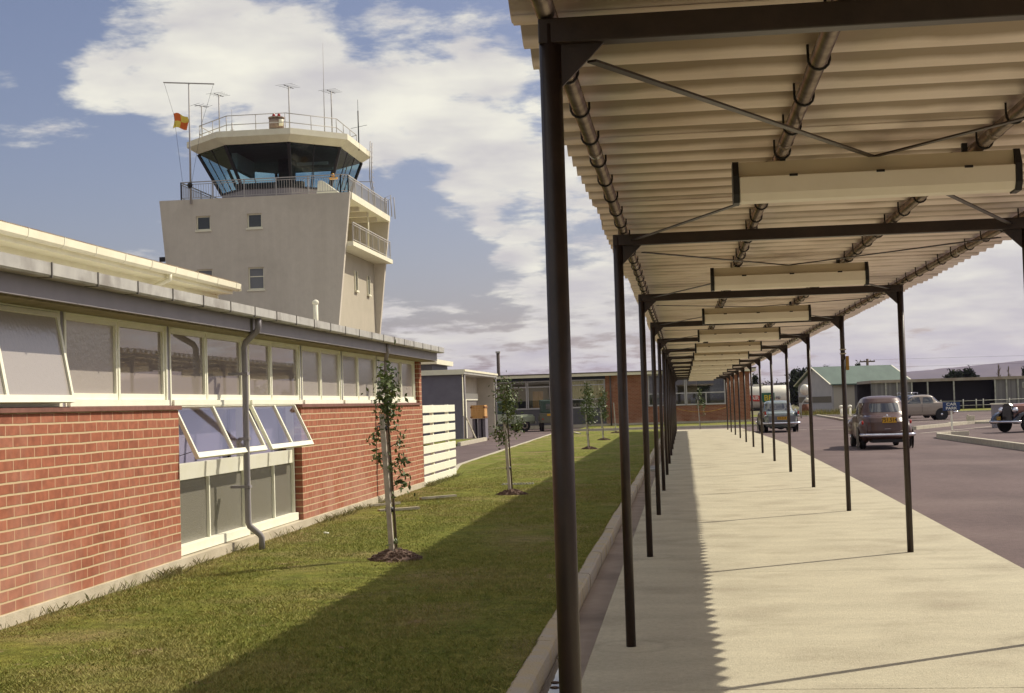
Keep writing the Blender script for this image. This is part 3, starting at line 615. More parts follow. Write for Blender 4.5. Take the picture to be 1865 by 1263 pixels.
gt = ww(g, 'gutter', CREAM)
y = 5
while y < 29:
    MB().prism([(-9.125, 4.065), (-9.03, 4.052), (-8.978, 4.095), (-8.962, 4.215), (-8.97, 4.215), (-8.987, 4.10), (-9.03, 4.06), (-9.125, 4.073)], 1, y, y+.03).build('gutter_joint', WHITE2, gt, world=True); y += 1.19
ww(MB().box(-9.45, -9.12, 4, 29.0, 4.0, 4.09), 'eave', CREAM)
ww(MB().tube([(-9.05, 25.1, 4.08), (-9.05, 25.1, 3.98), (-9.33, 25.05, 3.86), (-9.36, 25.05, 3.80), (-9.36, 25.05, 2.6)], .045, 12), 'downpipe', CREAM)
rf = MB(); vs = []; ys = np.arange(4, 29.12, .02)
for yv in ys: zc_ = .011*math.cos(2*PI*yv/.076); vs += [(-9.03, yv, 4.235+zc_), (-15, yv, 4.75+zc_)]
rf.add(vs, [(2*j, 2*j+1, 2*j+3, 2*j+2) for j in range(len(ys)-1)], True)
ww(rf, 'roof', mat('rusty_cream_iron', (.45, .36, .24), (.30, .16, .08), scale=3, rough=.6))
for yv in (13.2, 16.9): ww(MB().box(-9.40, -9.33, yv-.09, yv-.02, 3.62, 3.70).box(-9.40, -9.33, yv+.02, yv+.09, 3.62, 3.70), 'wall_fitting', CREAM)

# white slat fence at the end of the brick block
sf = thing('slat_fence', 'white fence of eight wide horizontal boards at the end of the brick wall', 'fence', (-5.0, 29.6, LZ))
for i in range(8):
    zb = .06+i*.1975+.0; MB().bar((-5.0+.0, 27.66, zb+.075+.0), (-5.0, 31.62, zb+.075), .03, .148).build('board', WHITE, sf, world=True, bevel=.004)
for yv in (29.0, 30.9): MB().box(-5.085, -5.018, yv-.04, yv+.04, -.05, 1.6).build('fence_post', WHITE, sf, world=True)

# ------------------------------------------------------------------ control tower
tw = thing('control_tower', 'cream airport control tower with flaring walls and dark glazed octagonal cab', 'tower', (-22.6, 81.4, 0))
T = lambda mb, n, m, p=tw, **k: mb.build(n, m, p, world=True, **k)
def xr_(z): return -17.33-(13.2-z)*.11
def xl_(z): return -27.90+(13.2-z)*.085
def end_wall(y0, y1, holes, name='wall'):
    # slab with rectangular window openings, built from strips
    zs = sorted({0, 13.2}|{h[2] for h in holes}|{h[3] for h in holes}); m = MB()
    for a, b in zip(zs[:-1], zs[1:]):
        hh = sorted([h for h in holes if h[2] <= a+1e-6 and h[3] >= b-1e-6]); xsA = [xl_(a)]+[v for h in hh for v in h[:2]]+[xr_(a)]; xsB = [xl_(b)]+[v for h in hh for v in h[:2]]+[xr_(b)]
        for i in range(0, len(xsA), 2):
            m.hexa([(xsA[i], y0, a), (xsA[i+1], y0, a), (xsA[i+1], y1, a), (xsA[i], y1, a), (xsB[i], y0, b), (xsB[i+1], y0, b), (xsB[i+1], y1, b), (xsB[i], y1, b)])
    return T(m, name, RENDER)
holes = [(-25.86, -25.06, 11.5, 12.27), (-23.02, -22.2, 11.5, 12.28), (-23.03, -22.15, 8.17, 9.37), (-25.88, -25.0, 8.17, 9.37), (-23.03, -22.15, 4.2, 5.4)]
end_wall(76.0, 76.3, holes); end_wall(86.55, 86.85, [])
for i, (a, b, z0, z1) in enumerate(holes):
    f = T(MB().box(a, a+.07, 76.1, 76.2, z0, z1).box(b-.07, b, 76.1, 76.2, z0, z1).box(a+.07, b-.07, 76.1, 76.2, z1-.07, z1).box(a+.07, b-.07, 76.1, 76.2, z0, z0+.07), 'window', CREAM)
    MB().box(a-.05, b+.05, 75.95, 76.1, z0-.09, z0-.002).build('sill', CREAM, f, world=True)
    if i >= 2: MB().box(a+.07, b-.07, 76.11, 76.19, (z0+z1)/2+.08, (z0+z1)/2+.13).build('sash_bar', CREAM, f, world=True)
    MB().box(a+.06, b-.06, 76.14, 76.15, z0+.06, z1-.06).build('pane', mat('tower_pane_grey', (.16, .165, .17), rough=.15, ior=1.5) if i >= 2 else mat('tower_pane_dark', (.03, .035, .04), rough=.05, ior=1.6), f, world=True)
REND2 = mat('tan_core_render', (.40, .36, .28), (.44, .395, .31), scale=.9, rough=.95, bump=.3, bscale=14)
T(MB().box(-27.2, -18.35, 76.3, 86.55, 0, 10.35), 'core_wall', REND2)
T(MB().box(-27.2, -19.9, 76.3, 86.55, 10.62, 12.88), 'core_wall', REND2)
# narrow side windows
for yv in (81.1, 84.4):
    f = T(MB().box(-18.35, -18.27, yv-.06, yv, 8.35, 9.45).box(-18.35, -18.27, yv+.55, yv+.61, 8.35, 9.45).box(-18.35, -18.20, yv-.06, yv+.61, 8.24, 8.35), 'side_window', CREAM)
    MB().box(-18.36, -18.33, yv, yv+.55, 8.35, 9.45).build('pane', mat('tower_pane_dark', (0, 0, 0)), f, world=True)
T(MB().box(-19.9, -17.28, 76.32, 87.05, 10.36, 10.60), 'balcony_slab', CREAM)
for i, yv in enumerate((77.6, 79.9, 82.2, 84.6)):
    T(MB().box(-19.9, -19.84, yv, yv+.9, 10.62, 12.5), 'door', mat('brown_door', (.12, .085, .06), rough=.6))
    T(MB().box(-19.9, -17.62, yv-.5, yv-.3, 12.62, 12.9), 'soffit_beam', RENDER)
T(MB().tube([(-17.75, 82.4, 10.6), (-17.75, 82.4, 12.9)], .05, 10), 'balcony_column', CREAM)
def railing(pts, h, name, nb, m=RAIL, mid=True, posts=True, parent=None):
    mm = MB()
    for a, b in zip(pts[:-1], pts[1:]):
        a = Vector(a); b = Vector(b); L_ = (b-a).length; n = max(1, round(L_/1.65))
        mm.bar(a+Vector((0, 0, h)), b+Vector((0, 0, h)), .06, .05)
        if mid: mm.bar(a+Vector((0, 0, .12)), b+Vector((0, 0, .12)), .03, .03); mm.bar(a+Vector((0, 0, h-.12)), b+Vector((0, 0, h-.12)), .03, .03)
        for i in range(n+1):
            q = a.lerp(b, i/n); mm.bar(q, q+Vector((0, 0, h)), .055, .055)
        if nb:
            k_ = int(L_/nb)
            for i in range(1, k_): q = a.lerp(b, i/k_); mm.bar(q+Vector((0, 0, .12)), q+Vector((0, 0, h-.12)), .018, .018)
    return T(mm, name, m)
railing([(-17.35, 76.6, 10.6), (-17.35, 86.6, 10.6)], 1.05, 'balcony_railing', .45)
# deck slab
T(MB().box(-27.6, xr_(13.2)+.05, 76.302, 86.548, 12.88, 13.2), 'deck', CREAM)
T(MB().box(xr_(13.2)-.3, xr_(13.2)+.052, 76.31, 86.54, 12.86, 13.22), 'deck_edge_beam', CREAM)
railing([(-26.75, 86.2, 13.2), (-26.75, 76.25, 13.2), (-17.85, 76.1, 13.2), (-17.5, 76.4, 13.2), (-17.5, 86.7, 13.2)], .98, 'deck_railing', .14)
# octagonal cab
def octa(x0, x1, y0, y1, c, z): return [(x0+c, y0, z), (x1-c, y0, z), (x1, y0+c, z), (x1, y1-c, z), (x1-c, y1, z), (x0+c, y1, z), (x0, y1-c, z), (x0, y0+c, z)]
def ring(m, A, B): 
    n = len(A); m.add(A+B, [(i, (i+1) % n, n+(i+1) % n, n+i) for i in range(n)]); return m
base = octa(-25.5, -19.25, 77.75, 85.6, 1.75, 13.9); base0 = octa(-25.5, -19.25, 77.75, 85.6, 1.75, 13.2)
top = octa(-26.6, -18.45, 76.5, 86.5, 2.3, 16.15)
T(ring(MB(), base0, base), 'cab_base', mat('purple_grey_cladding', (.26, .235, .25), (.32, .29, .30), scale=2, rough=.7))
CG = mat_glass('cab_glass', (.52, .68, .74), boost=.7, ior=1.5)
for i in range(8):
    a, b, c, d = Vector(base[i]), Vector(base[(i+1) % 8]), Vector(top[(i+1) % 8]), Vector(top[i])
    T(MB().quad(a, b, c, d), 'cab_pane', CG)
    T(MB().bar(a, d, .16, .13, (0, 1, 0)), 'cab_mullion', DARKW)
    mid = 1 if i % 2 else 2
    if i == 0: mid = 0
    for q in range(1, mid+1): T(MB().bar(a.lerp(b, q/(mid+1)), d.lerp(c, q/(mid+1)), .045, .05, (0, 1, 0)), 'cab_mullion', DARKW)
    T(MB().bar(a+Vector((0, 0, .02)), b+Vector((0, 0, .02)), .1, .1), 'cab_sill', DARKW)
T(MB().add(octa(-25.4, -19.35, 77.9, 85.5, 1.75, 13.88), [tuple(range(8))]), 'cab_floor', CABIN)
T(MB().add(octa(-26.5, -18.5, 76.6, 86.4, 2.3, 16.12), [tuple(range(8))]), 'cab_ceiling', CABIN)
T(MB().box(-22.7, -21.9, 81.3, 82.1, 13.9, 16.1), 'cab_column', CABIN)
T(MB().box(-24.4, -20.6, 78.6, 79.2, 13.9, 14.35).box(-22.0, -21.4, 78.6, 79.0, 14.35, 14.6), 'console', CABIN)
T(MB().box(-24.6, -24.3, 78.6, 82, 15.2, 16.1), 'hanging_blind', mat('grey_blind', (.30, .29, .28), rough=.7))
T(MB().box(-21.4, -19.6, 80.5, 80.7, 15.55, 15.7).box(-21.6, -19.8, 82.5, 82.7, 15.55, 15.7), 'cab_tube_lamp', mat('grey_blind', (0, 0, 0)))
m = MB(); A = octa(-27.15, -17.95, 75.95, 87.1, 2.55, 16.5); B = octa(-27.15, -17.95, 75.95, 87.1, 2.55, 16.82); U = octa(-26.6, -18.45, 76.45, 86.6, 2.3, 16.16)
ring(m, U, A); ring(m, A, B); m.add(B, [tuple(range(8))]); T(m, 'cab_roof', CREAM)
m = MB(); RR = [Vector(p) for p in octa(-26.6, -18.7, 76.8, 86.5, 2.3, 16.82)]; RR.append(RR[0])
for a, b in zip(RR[:-1], RR[1:]):
    n = max(2, round((b-a).length/2.0))
    for hz in (.5, 1.0): m.tube([a+Vector((0, 0, hz)), b+Vector((0, 0, hz))], .024, 6)
    for i in range(n): q = a.lerp(b, i/n); m.tube([q, q+Vector((0, 0, 1.0))], .024, 6)
T(m, 'roof_railing', RAIL)
bc = T(MB().tube([(-22.1, 79, 16.8), (-22.1, 79, 17.35)], .40, 16).tube([(-22.1, 79, 17.4), (-22.1, 79, 17.95)], .42, 16).tube([(-22.1, 79, 17.98), (-22.1, 79, 18.05)], .46, 16), 'beacon', mat('rusty_beacon', (.30, .24, .19), (.20, .12, .09), scale=6, rough=.5))
MB().tube([(-21.74, 78.62, 17.5), (-21.72, 78.6, 17.85)], .13, 10).build('beacon_lens', CREAM, bc, world=True)
MB().ell((-22.25, 79, 18.15), (.09, .09, .14)).ell((-21.95, 79, 18.15), (.09, .09, .14)).build('beacon_lamp', REDL, bc, world=True)
# deck odds and ends, ladder
T(MB().prism([(-19.35, 13.2), (-17.95, 13.2), (-19.0, 14.0), (-19.2, 14.0)], 1, 76.7, 77.9), 'white_deck_cover', WHITE)
T(MB().box(-18.75, -18.3, 77.2, 77.5, 14.15, 14.25).ell((-18.55, 77.35, 14.36), (.1, .1, .12)), 'deck_lamp', mat('amber', (.6, .32, .05), rough=.3))
m = MB()
for yv in (83.6, 84.1): m.tube([(-17.6, yv, 13.2), (-17.85, yv, 15.2), (-17.75, yv, 17.3)], .03, 6)
for i in range(13): m.bar((-17.62-.012*i, 83.6, 13.4+i*.3), (-17.62-.012*i, 84.1, 13.4+i*.3), .025, .025)
m.bar((-17.7, 83.6, 14.9), (-18.9, 83.2, 14.9), .04, .04)
T(m, 'ladder', RAIL)
m = MB()
for yv in (85.2, 86.2): m.tube([(-17.3, yv, 13.2), (-17.3, yv, 14.15), (-16.95, yv, 14.3), (-16.9, yv, 13.0)], .028, 6)
m.tube([(-17.3, 85.2, 14.15), (-17.3, 86.2, 14.15)], .028, 6); T(m, 'ladder_hoop', RAIL)
T(MB().box(-28.0, -27.72, 76.1, 76.25, 9.9, 10.15), 'wall_bracket', HOOK)
# mast with yard arm on the deck
ms_ = thing('signal_mast', 'tall slim mast with a horizontal yard arm on the left of the tower deck', 'mast', (-26.1, 75.93, 13.2))
MB().tube([(-26.1, 75.93, 12.95), (-26.08, 75.93, 19.55)], [.06, .035], 8).build('mast_pole', RAIL, ms_, world=True)
MB().bar((-27.5, 75.93, 19.66), (-24.65, 75.93, 19.42), .06, .06).build('yard_arm', RAIL, ms_, world=True)
MB().ell((-26.1, 75.83, 13.95), (.15, .12, .16)).build('winch', HOOK, ms_, world=True)
MB().tube([(-27.45, 75.93, 19.6), (-26.95, 75.93, 17.85), (-26.55, 75.93, 14.2)], .008, 4).tube([(-24.7, 75.93, 19.4), (-25.4, 75.93, 17.3), (-26.05, 75.93, 14.0)], .008, 4).build('halyard', HOOK, ms_, world=True)
fm = bpy.data.materials.new('yellow_red_flag'); fm.use_nodes = True; q = fm.node_tree
gco = N(q, 'ShaderNodeTexCoord'); ck = N(q, 'ShaderNodeTexChecker'); ck.inputs['Color1'].default_value = (.80, .62, .10, 1); ck.inputs['Color2'].default_value = (.72, .16, .03, 1); ck.inputs['Scale'].default_value = 2.0
mp = N(q, 'ShaderNodeVectorMath', operation='ADD'); lk(q, gco.outputs['UV'], mp.inputs[0]); mp.inputs[1].default_value = (0, 0, .01); lk(q, mp.outputs[0], ck.inputs[0]); lk(q, ck.outputs[0], q.nodes['Principled BSDF'].inputs['Base Color']); q.nodes['Principled BSDF'].inputs['Roughness'].default_value = .9
m = MB(); FN = 14
vs = []
for j in range(FN+1):
    for i in range(FN+1):
        u, v_ = i/FN, j/FN; vs.append((-26.98+.78*u+.05*math.sin(v_*4), 75.93+.09*math.sin(u*7+v_*2.5)*u, 17.92-.80*v_-.10*u+.06*math.sin(u*6)+.08*math.cos(v_*5+u*3)*u))
fsq = [(j*(FN+1)+i, j*(FN+1)+i+1, (j+1)*(FN+1)+i+1, (j+1)*(FN+1)+i) for j in range(FN) for i in range(FN)]
m.add(vs, fsq, True); fl = m.build('flag', fm)
uvl = fl.data.uv_layers.new(name='uv')
for lp_ in fl.data.loops: vi = lp_.vertex_index; uvl.data[lp_.index].uv = ((vi % (FN+1))/FN*.98+.01, (vi//(FN+1))/FN*.98+.01)
tag(fl, 'small fluttering yellow and red flag on the halyard left of the tower mast', 'flag')
# antennas
def yagi(x, y, z0, z1, L_, lab, els=4, ang=.35, size=.9):
    r = thing('antenna', lab, 'antenna', (x, y, z0), 0, 'antennas on the tower roof')
    MB().tube([(0, 0, 0), (0, 0, z1-z0)], .035, 6).build('antenna_pole', RAIL, r)
    m = MB(); ca, sa = math.cos(ang), math.sin(ang); m.bar((-L_/2*ca, -L_/2*sa, z1-z0), (L_/2*ca, L_/2*sa, z1-z0), .03, .03)
    for i in range(els):
        t = -L_/2+L_*i/(els-1); s2 = size*(1-.06*i); m.bar((t*ca+s2/2*sa, t*sa-s2/2*ca, z1-z0+.03), (t*ca-s2/2*sa, t*sa+s2/2*ca, z1-z0+.03), .012, .012)
    m.build('aerial_elements', HOOK, r)
    return r
yagi(-21.35, 79, 16.82, 19.75, 1.0, 'tall many-armed aerial above the round beacon in the middle of the tower roof', ang=1.3, size=1.1)
yagi(-19.0, 79.3, 16.82, 19.4, .9, 'many-armed aerial on the right half of the tower roof', ang=1.3, size=1.1)
yagi(-25.4, 79, 16.82, 19.5, .9, 'many-armed aerial on the left half of the tower roof', ang=1.3, size=1.1)
yagi(-26.75, 80, 16.82, 19.15, .9, 'many-armed aerial at the left rim of the tower roof beside the mast', ang=.9, size=1.0)
r = thing('whip_aerial', 'very tall thin whip aerial rising from the tower roof into the cloud', 'antenna', (-19.35, 79, 16.82)); MB().tube([(0, 0, 0), (0, 0, 2), (.02, 0, 5.3)], [.03, .02, .009], 6).build('whip', RAIL, r); MB().box(-.1, .1, -.1, .1, 0, .12).build('aerial_base', RAIL, r)
r = thing('rod_aerial', 'thin rod aerial with small cross spokes at the right rim of the tower roof', 'antenna', (-17.98, 81.5, 16.4)); MB().tube([(0, 0, 0), (0, 0, 2.3)], .035, 6).build('rod', HOOK, r); MB().bar((-.45, 0, 1.3), (.5, 0, 1.45), .018, .018).tube([(0, 0, 2.3), (0, 0, 2.95)], .012, 5).build('spokes', HOOK, r)
r = thing('short_aerial', 'short stubby aerial standing left of the beacon on the tower roof', 'antenna', (-24.2, 77.5, 16.82)); MB().tube([(0, 0, 0), (0, 0, .75)], .04, 6).bar((-.12, 0, .35), (.12, 0, .35), .03, .03).build('rod', RAIL, r); MB().tube([(0, 0, .75), (0, 0, 1.5)], .012, 5).build('whip', RAIL, r)

# ------------------------------------------------------------------ shed and its things
sh = thing('flat_roof_shed', 'blue grey flat roofed shed with open cream side bay by the driveway', 'shed', (-13, 74, -.1))
SHD = mat('blue_grey_render', (.155, .145, .175), (.175, .165, .195), scale=3, rough=.9, bump=.2, bscale=20)
CRW = mat('cream_shed_wall', (.60, .555, .47), (.52, .48, .40), scale=2, rough=.8)
H = lambda mb, n, m, **k: mb.build(n, m, sh, world=True, **k)
H(MB().box(-19, -10.34, 68.0, 68.2, -.1, 3.08), 'front_wall', SHD)
H(MB().box(-19, -11.3, 68.2, 80, -.1, 3.08), 'inner_wall', CRW)
H(MB().box(-11.3, -10.36, 79.8, 80, -.1, 3.08), 'end_wall', CRW)
H(MB().box(-19.2, -10.2, 67.85, 80.15, 3.08, 3.27), 'roof', GUTT)
H(MB().box(-10.2, -10.16, 67.85, 80.15, 3.2, 3.30).box(-19.2, -10.2, 67.81, 67.85, 3.06, 3.30), 'fascia', CREAM)
H(MB().tube([(-10.27, 68.3, -.1), (-10.27, 68.3, 3.1)], .045, 8), 'downpipe', GREYP)
H(MB().tube([(-10.27, 79.9, -.1), (-10.27, 79.9, 3.1)], .045, 8), 'downpipe', GREYP)
H(MB().box(-10.36, -10.32, 68.0, 68.2, 1.1, 3.08), 'corner_trim', CREAM)
H(MB().box(-11.3, -11.2, 69, 79.4, 1.86, 2.22), 'lintel', WHITE)
H(MB().box(-11.3, -11.18, 74.6, 74.95, -.1, 1.86), 'door_post', WHITE)
H(MB().box(-11.3, -11.26, 74.95, 79.4, -.1, 1.86), 'door', mat('grey_door', (.20, .18, .17), rough=.7))
struct(MB().box(-10.9, -9.4, 60, 67.9, -.12, .0).build('shed_apron', GRASSM)); struct(MB().box(-9.4, -9.25, 60, 68.2, -.12, .06).box(-10.9, -9.4, 67.9, 68.0, -.12, .03).build('shed_kerb', KERB))
cr = thing('wooden_crate', 'orange wooden crate standing on upright grey slabs in the shed bay', 'crate', (-10.27, 73, .92))
m = MB()
for i in range(6): m.box(-.35, .35, -.5+.001, .5-.001, i*.112, i*.112+.106)
m.build('crate_boards', WOOD, cr); m = MB()
for x in (-.33, .33): m.box(x-.05, x+.05, -.53, .53, .03, .1).box(x-.05, x+.05, -.53, .53, .52, .6)
m.build('crate_batten', mat('dark_batten', (.22, .10, .04), rough=.8), cr)
for i, (x, lab) in enumerate([(-10.5, 'left grey upright slab under the wooden crate'), (-10.2, 'middle grey upright slab under the wooden crate'), (-9.98, 'rightmost grey upright slab, its edge pale, beside the wooden crate')]):
    s_l = MB().box(x-.07, x+.07, 72.6, 73.6, -.1, .90).build('upright_slab', SHD); tag(s_l, lab, 'slab', 'grey slabs carrying the crate')
tag(MB().bar((-10.4, 69.5, 1.0), (-9.85, 68.9, -.09), .06, .06).build('leaning_timber', TIMB), 'pale timber prop leaning against the shed corner downpipe', 'timber')
# louvred rooftop box behind the shed
lb = thing('louvred_block', 'small building with white flat roof and dark louvres showing above the shed', 'building', (-17, 92, 0))
MB().box(-20, -15.55, 90, 96, 0, 4.25).build('wall', mat('dark_louvre', (.07, .075, .09), (.14, .14, .16), scale=30, rough=.6, stretch=(3, 0, 0)), lb, world=True); MB().box(-20.3, -15.2, 89.7, 96.3, 4.25, 4.55).build('roof', CREAM, lb, world=True)

# ------------------------------------------------------------------ far brick building
fb = thing('terminal_building', 'long low brick building with wide windows closing the far end of the lawn', 'building', (-4, 96, 0))
F = lambda mb, n, m, p=fb, **k: mb.build(n, m, p, world=True, **k)
FY = 96.0
F(MB().box(-16, 4.30, FY-.03, FY+.2, -.1, .13), 'plinth', PLINTH)
F(MB().box(-5.05, -2.28, FY, FY+.25, .13, 3.28), 'brick_wall', BRF)
F(MB().box(-2.28, 2.78, FY, FY+.25, .13, 1.18), 'brick_wall', BRF)
F(MB().box(2.78, 4.34, FY, FY+.25, .13, 3.28).box(4.09, 4.34, FY+.25, 106, -.1, 3.28), 'brick_wall', BRF)
F(MB().box(-16, -5.05, FY, FY+.2, .13, 1.2), 'spandrel', mat('grey_spandrel', (.10, .098, .105), (.12, .115, .12), scale=2, rough=.7))
F(MB().box(-16.1, -5.05, FY-.05, FY+.3, 3.08, 3.28), 'dark_band', mat('navy_band', (.022, .026, .045), rough=.6))
F(MB().box(-16.2, 4.75, FY-.5, 106.2, 3.28, 3.46), 'roof', CREAM); F(MB().box(-16.2, 4.78, FY-.53, 106.2, 3.46, 3.53), 'roof_edge', mat('dark_gutter', (.13, .11, .10), rough=.6))
F(MB().box(-16, 4.05, 99.4, 99.5, 0, 3.28), 'back_wall', mat('beige_room', (.42, .36, .26), rough=.9)); F(MB().box(-16, 4.05, FY+.25, 99.4, 3.2, 3.27), 'ceiling', CRW); F(MB().box(-16, 4.05, FY+.25, 99.4, 0, .05), 'room_floor', CABIN)
F(MB().tube([(-4.72, FY-.08, 0), (-4.72, FY-.08, 3.3)], .05, 8), 'downpipe', mat('dark_gutter', (0, 0, 0)))
WG = mat_glass('far_window_glass', (.72, .74, .72), boost=2.6, ior=1.5)
def fwin(x0, x1, z0, z1, vbars, hbar, frame):
    m = MB(); t = .07
    m.box(x0, x0+t, FY-.02, FY+.08, z0, z1).box(x1-t, x1, FY-.02, FY+.08, z0, z1).box(x0+t, x1-t, FY-.02, FY+.08, z1-t, z1).box(x0+t, x1-t, FY-.05, FY+.08, z0, z0+.09)
    for h_ in hbar: m.box(x0+t, x1-t, FY-.01, FY+.07, h_-.035, h_+.035)
    wf = F(m, 'window', frame)
    MB().quad((x0+t, FY+.03, z0+.09), (x1-t, FY+.03, z0+.09), (x1-t, FY+.03, z1-t), (x0+t, FY+.03, z1-t)).build('pane', WG, wf, world=True)
    b = MB()
    for v_, za, zb in vbars: b.box(v_-.035, v_+.035, FY-.015, FY+.075, za, zb)
    if vbars: b.build('glazing_bar', frame, wf, world=True)
FR = mat('pale_window_frame', (.50, .48, .47), rough=.5)
fwin(-12.42, -10.27, 1.2, 3.08, [(-11.3, 2.7, 3.0)], [2.68], FR)
fwin(-10.23, -7.68, 1.2, 3.08, [(-8.72, 1.3, 3.0)], [2.68], FR)
fwin(-7.64, -5.09, 1.2, 3.08, [(-6.4, 2.7, 3.0), (-6.4, 1.3, 1.7)], [2.72, 1.78], FR)
fwin(-2.26, 0.17, 1.18, 3.26, [(-1.0, 1.27, 1.98)], [1.98], FR)
fwin(0.21, 2.76, 1.18, 3.26, [(1.5, 1.27, 1.98)], [1.98], FR)
cu = MB(); vs = []; xs_ = np.linspace(-7.6, -5.15, 90)
for x in xs_: yv = FY+.25+.05*math.sin(x*2*PI/.21); vs += [(x, yv, 1.8), (x, yv, 2.98)]
cu.add(vs, [(2*i, 2*i+2, 2*i+3, 2*i+1) for i in range(len(xs_)-1)], True); F(cu, 'curtain', mat('mustard_curtain', (.50, .42, .16), (.58, .50, .24), scale=5, rough=.9))
F(MB().box(.95, 2.7, FY+.7, FY+.75, 1.2, 3.2), 'curtain', mat('green_curtain', (.04, .055, .04), rough=.9))
F(MB().box(-9.95, -9.25, FY+.6, FY+.65, 1.3, 2.4), 'curtain', WOOD); F(MB().box(-10.9, -10.3, FY+.5, FY+.6, 1.3, 1.75), 'noticeboard', BLACK)
F(MB().box(-7.4, -5.3, FY+.4, FY+.7, 1.2, 1.55), 'shelf', mat('clutter', (.5, .45, .35), (.15, .12, .1), scale=8, rough=.9, lo=.45, hi=.55))
F(MB().box(-1.9, -.9, FY+.5, FY+.9, 1.2, 1.7).box(.5, .8, FY+.5, FY+.9, 1.2, 1.65), 'shelf', mat('blue_clutter', (.10, .10, .20), (.4, .38, .36), scale=4, rough=.9))
pl = thing('utility_pole', 'plain dark pole rising behind the roof of the far brick building', 'pole', (-14.2, 112.5, 0)); MB().tube([(0, 0, 0), (0, 0, 5.75)], .13, 8).build('shaft', mat('dark_pole', (.09, .07, .06), rough=.9), pl); MB().box(-.17, .17, -.17, .17, 5.6, 5.75).build('pole_cap', GUTT, pl)

# ------------------------------------------------------------------ cars
def sgnpow(c, p): return math.copysign(abs(c)**p, c)
class CarShape:
    def __init__(s, rings): s.r = rings      # (z, yf, yb, hw, n)
    def at(s, z):
        r = s.r
        for a, b in zip(r[:-1], r[1:]):
            if a[0] <= z <= b[0]: t = (z-a[0])/max(1e-9, b[0]-a[0]); return [a[i]+(b[i]-a[i])*t for i in range(5)]
        return r[-1]
    def pt(s, z, t, off=0):
        _, yf, yb, hw, n = s.at(z); a = (yf-yb)/2; yc = (yf+yb)/2
        return (sgnpow(math.cos(t), 2/n)*hw+off*math.copysign(1, math.cos(t))*(abs(math.cos(t)) > .25), yc+sgnpow(math.sin(t), 2/n)*a+off*math.copysign(1, math.sin(t))*(abs(math.sin(t)) > .45), z)
    def body(s, nz=44, nt=56):
        zs = np.unique(np.concatenate([np.linspace(s.r[0][0], s.r[-1][0], nz), [q[0] for q in s.r]])); m = MB(); vs = [s.pt(z, 2*PI*i/nt) for z in zs for i in range(nt)]
        fs = [(j*nt+i, j*nt+(i+1) % nt, (j+1)*nt+(i+1) % nt, (j+1)*nt+i) for j in range(len(zs)-1) for i in range(nt)]
        fs += [tuple(range(nt))[::-1], tuple((len(zs)-1)*nt+i for i in range(nt))]; return m.add(vs, fs, True)
    def sidepanel(s, ya, yb, z0, z1, side, off=.008, ny=6, nz=5, slant=0):
        # a window lying on the side surface between two stations
        m = MB(); vs = []
        for j in range(nz+1):
            z = z0+(z1-z0)*j/nz; _, yf, ybk, hw, n = s.at(z); a = (yf-ybk)/2; yc = (yf+ybk)/2
            for i in range(ny+1):
                y = ya+(yb-ya)*i/ny+slant*(z-z0)/(z1-z0)*(1 if i > ny/2 else -1); u = min(.999, abs((y-yc)/a)); x = hw*(1-u**n)**(1/n)+off; vs.append((side*x, y, z))
        return m.add(vs, [(j*(ny+1)+i, j*(ny+1)+i+1, (j+1)*(ny+1)+i+1, (j+1)*(ny+1)+i) for j in range(nz) for i in range(ny)], True)
    def endpanel(s, xa, xb, z0, z1, end, off=.012, nx=10, nz=5):
        m = MB(); vs = []
        for j in range(nz+1):
            z = z0+(z1-z0)*j/nz; _, yf, ybk, hw, n = s.at(z); a = (yf-ybk)/2; yc = (yf+ybk)/2
            for i in range(nx+1):
                x = xa+(xb-xa)*i/nx; kx = 1-.05*abs(2*j/nz-1)**3; x *= kx; u = min(.999, abs(x/hw)); y = a*(1-u**n)**(1/n); vs.append((x, yc+end*(y+off), z))
        return m.add(vs, [(j*(nx+1)+i, j*(nx+1)+i+1, (j+1)*(nx+1)+i+1, (j+1)*(nx+1)+i) for j in range(nz) for i in range(nx)], True)
def seams(root, sh, xs_, z0, z1, end, ys_=()):
    m = MB()
    for x in xs_:
        pts = []
        for z in np.linspace(z0, z1, 10):
            _, yf, yb, hw, n = sh.at(z); a = (yf-yb)/2; yc = (yf+yb)/2; pts.append((x, yc+end*(a*(1-min(.999, abs(x/hw))**n)**(1/n)+.003), z))
        m.tube(pts, .005, 4)
    for y in ys_:
        for sd_ in (-1, 1):
            pts = []
            for z in np.linspace(.34, 1.4, 14):
                _, yf, yb, hw, n = sh.at(z); a = (yf-yb)/2; yc = (yf+yb)/2; pts.append((sd_*(hw*(1-min(.999, abs((y-yc)/a))**n)**(1/n)+.003), y, z))
            m.tube(pts, .005, 4)
    m.build('panel_seam', BLACK, root)
def wheel(root, x, y, r=.31, wd=.15, hub=CHR):
    s = 1 if x > 0 else -1
    wl = MB().tube([(x-wd/2, y, r), (x-wd/2+.02, y, r), (x+wd/2-.02, y, r), (x+wd/2, y, r)], [r-.03, r, r, r-.03], 22).build('wheel', RUB, root)
    MB().tube([(x+s*(wd/2+.001), y, r), (x+s*(wd/2+.006), y, r)], [r*.58, r*.56], 18).build('rim', STEEL2, wl)
    MB().ell((x+s*(wd/2+.008), y, r), (.03, r*.32, r*.32)).build('hubcap', hub, wl)
    return wl
def number_plate(root, s_, loc, rz, w_=.42, h_=.13):
    p = MB().box(-w_/2, w_/2, -.008, .008, -h_/2, h_/2).build('number_plate', PLATE, root); p.location = loc; p.rotation_euler = (0, 0, rz)
    text(s_, 'plate_characters', BLACK, p, (0, -.010, 0), h_*.95, (PI/2, 0, 0), .001, .92)
    return p

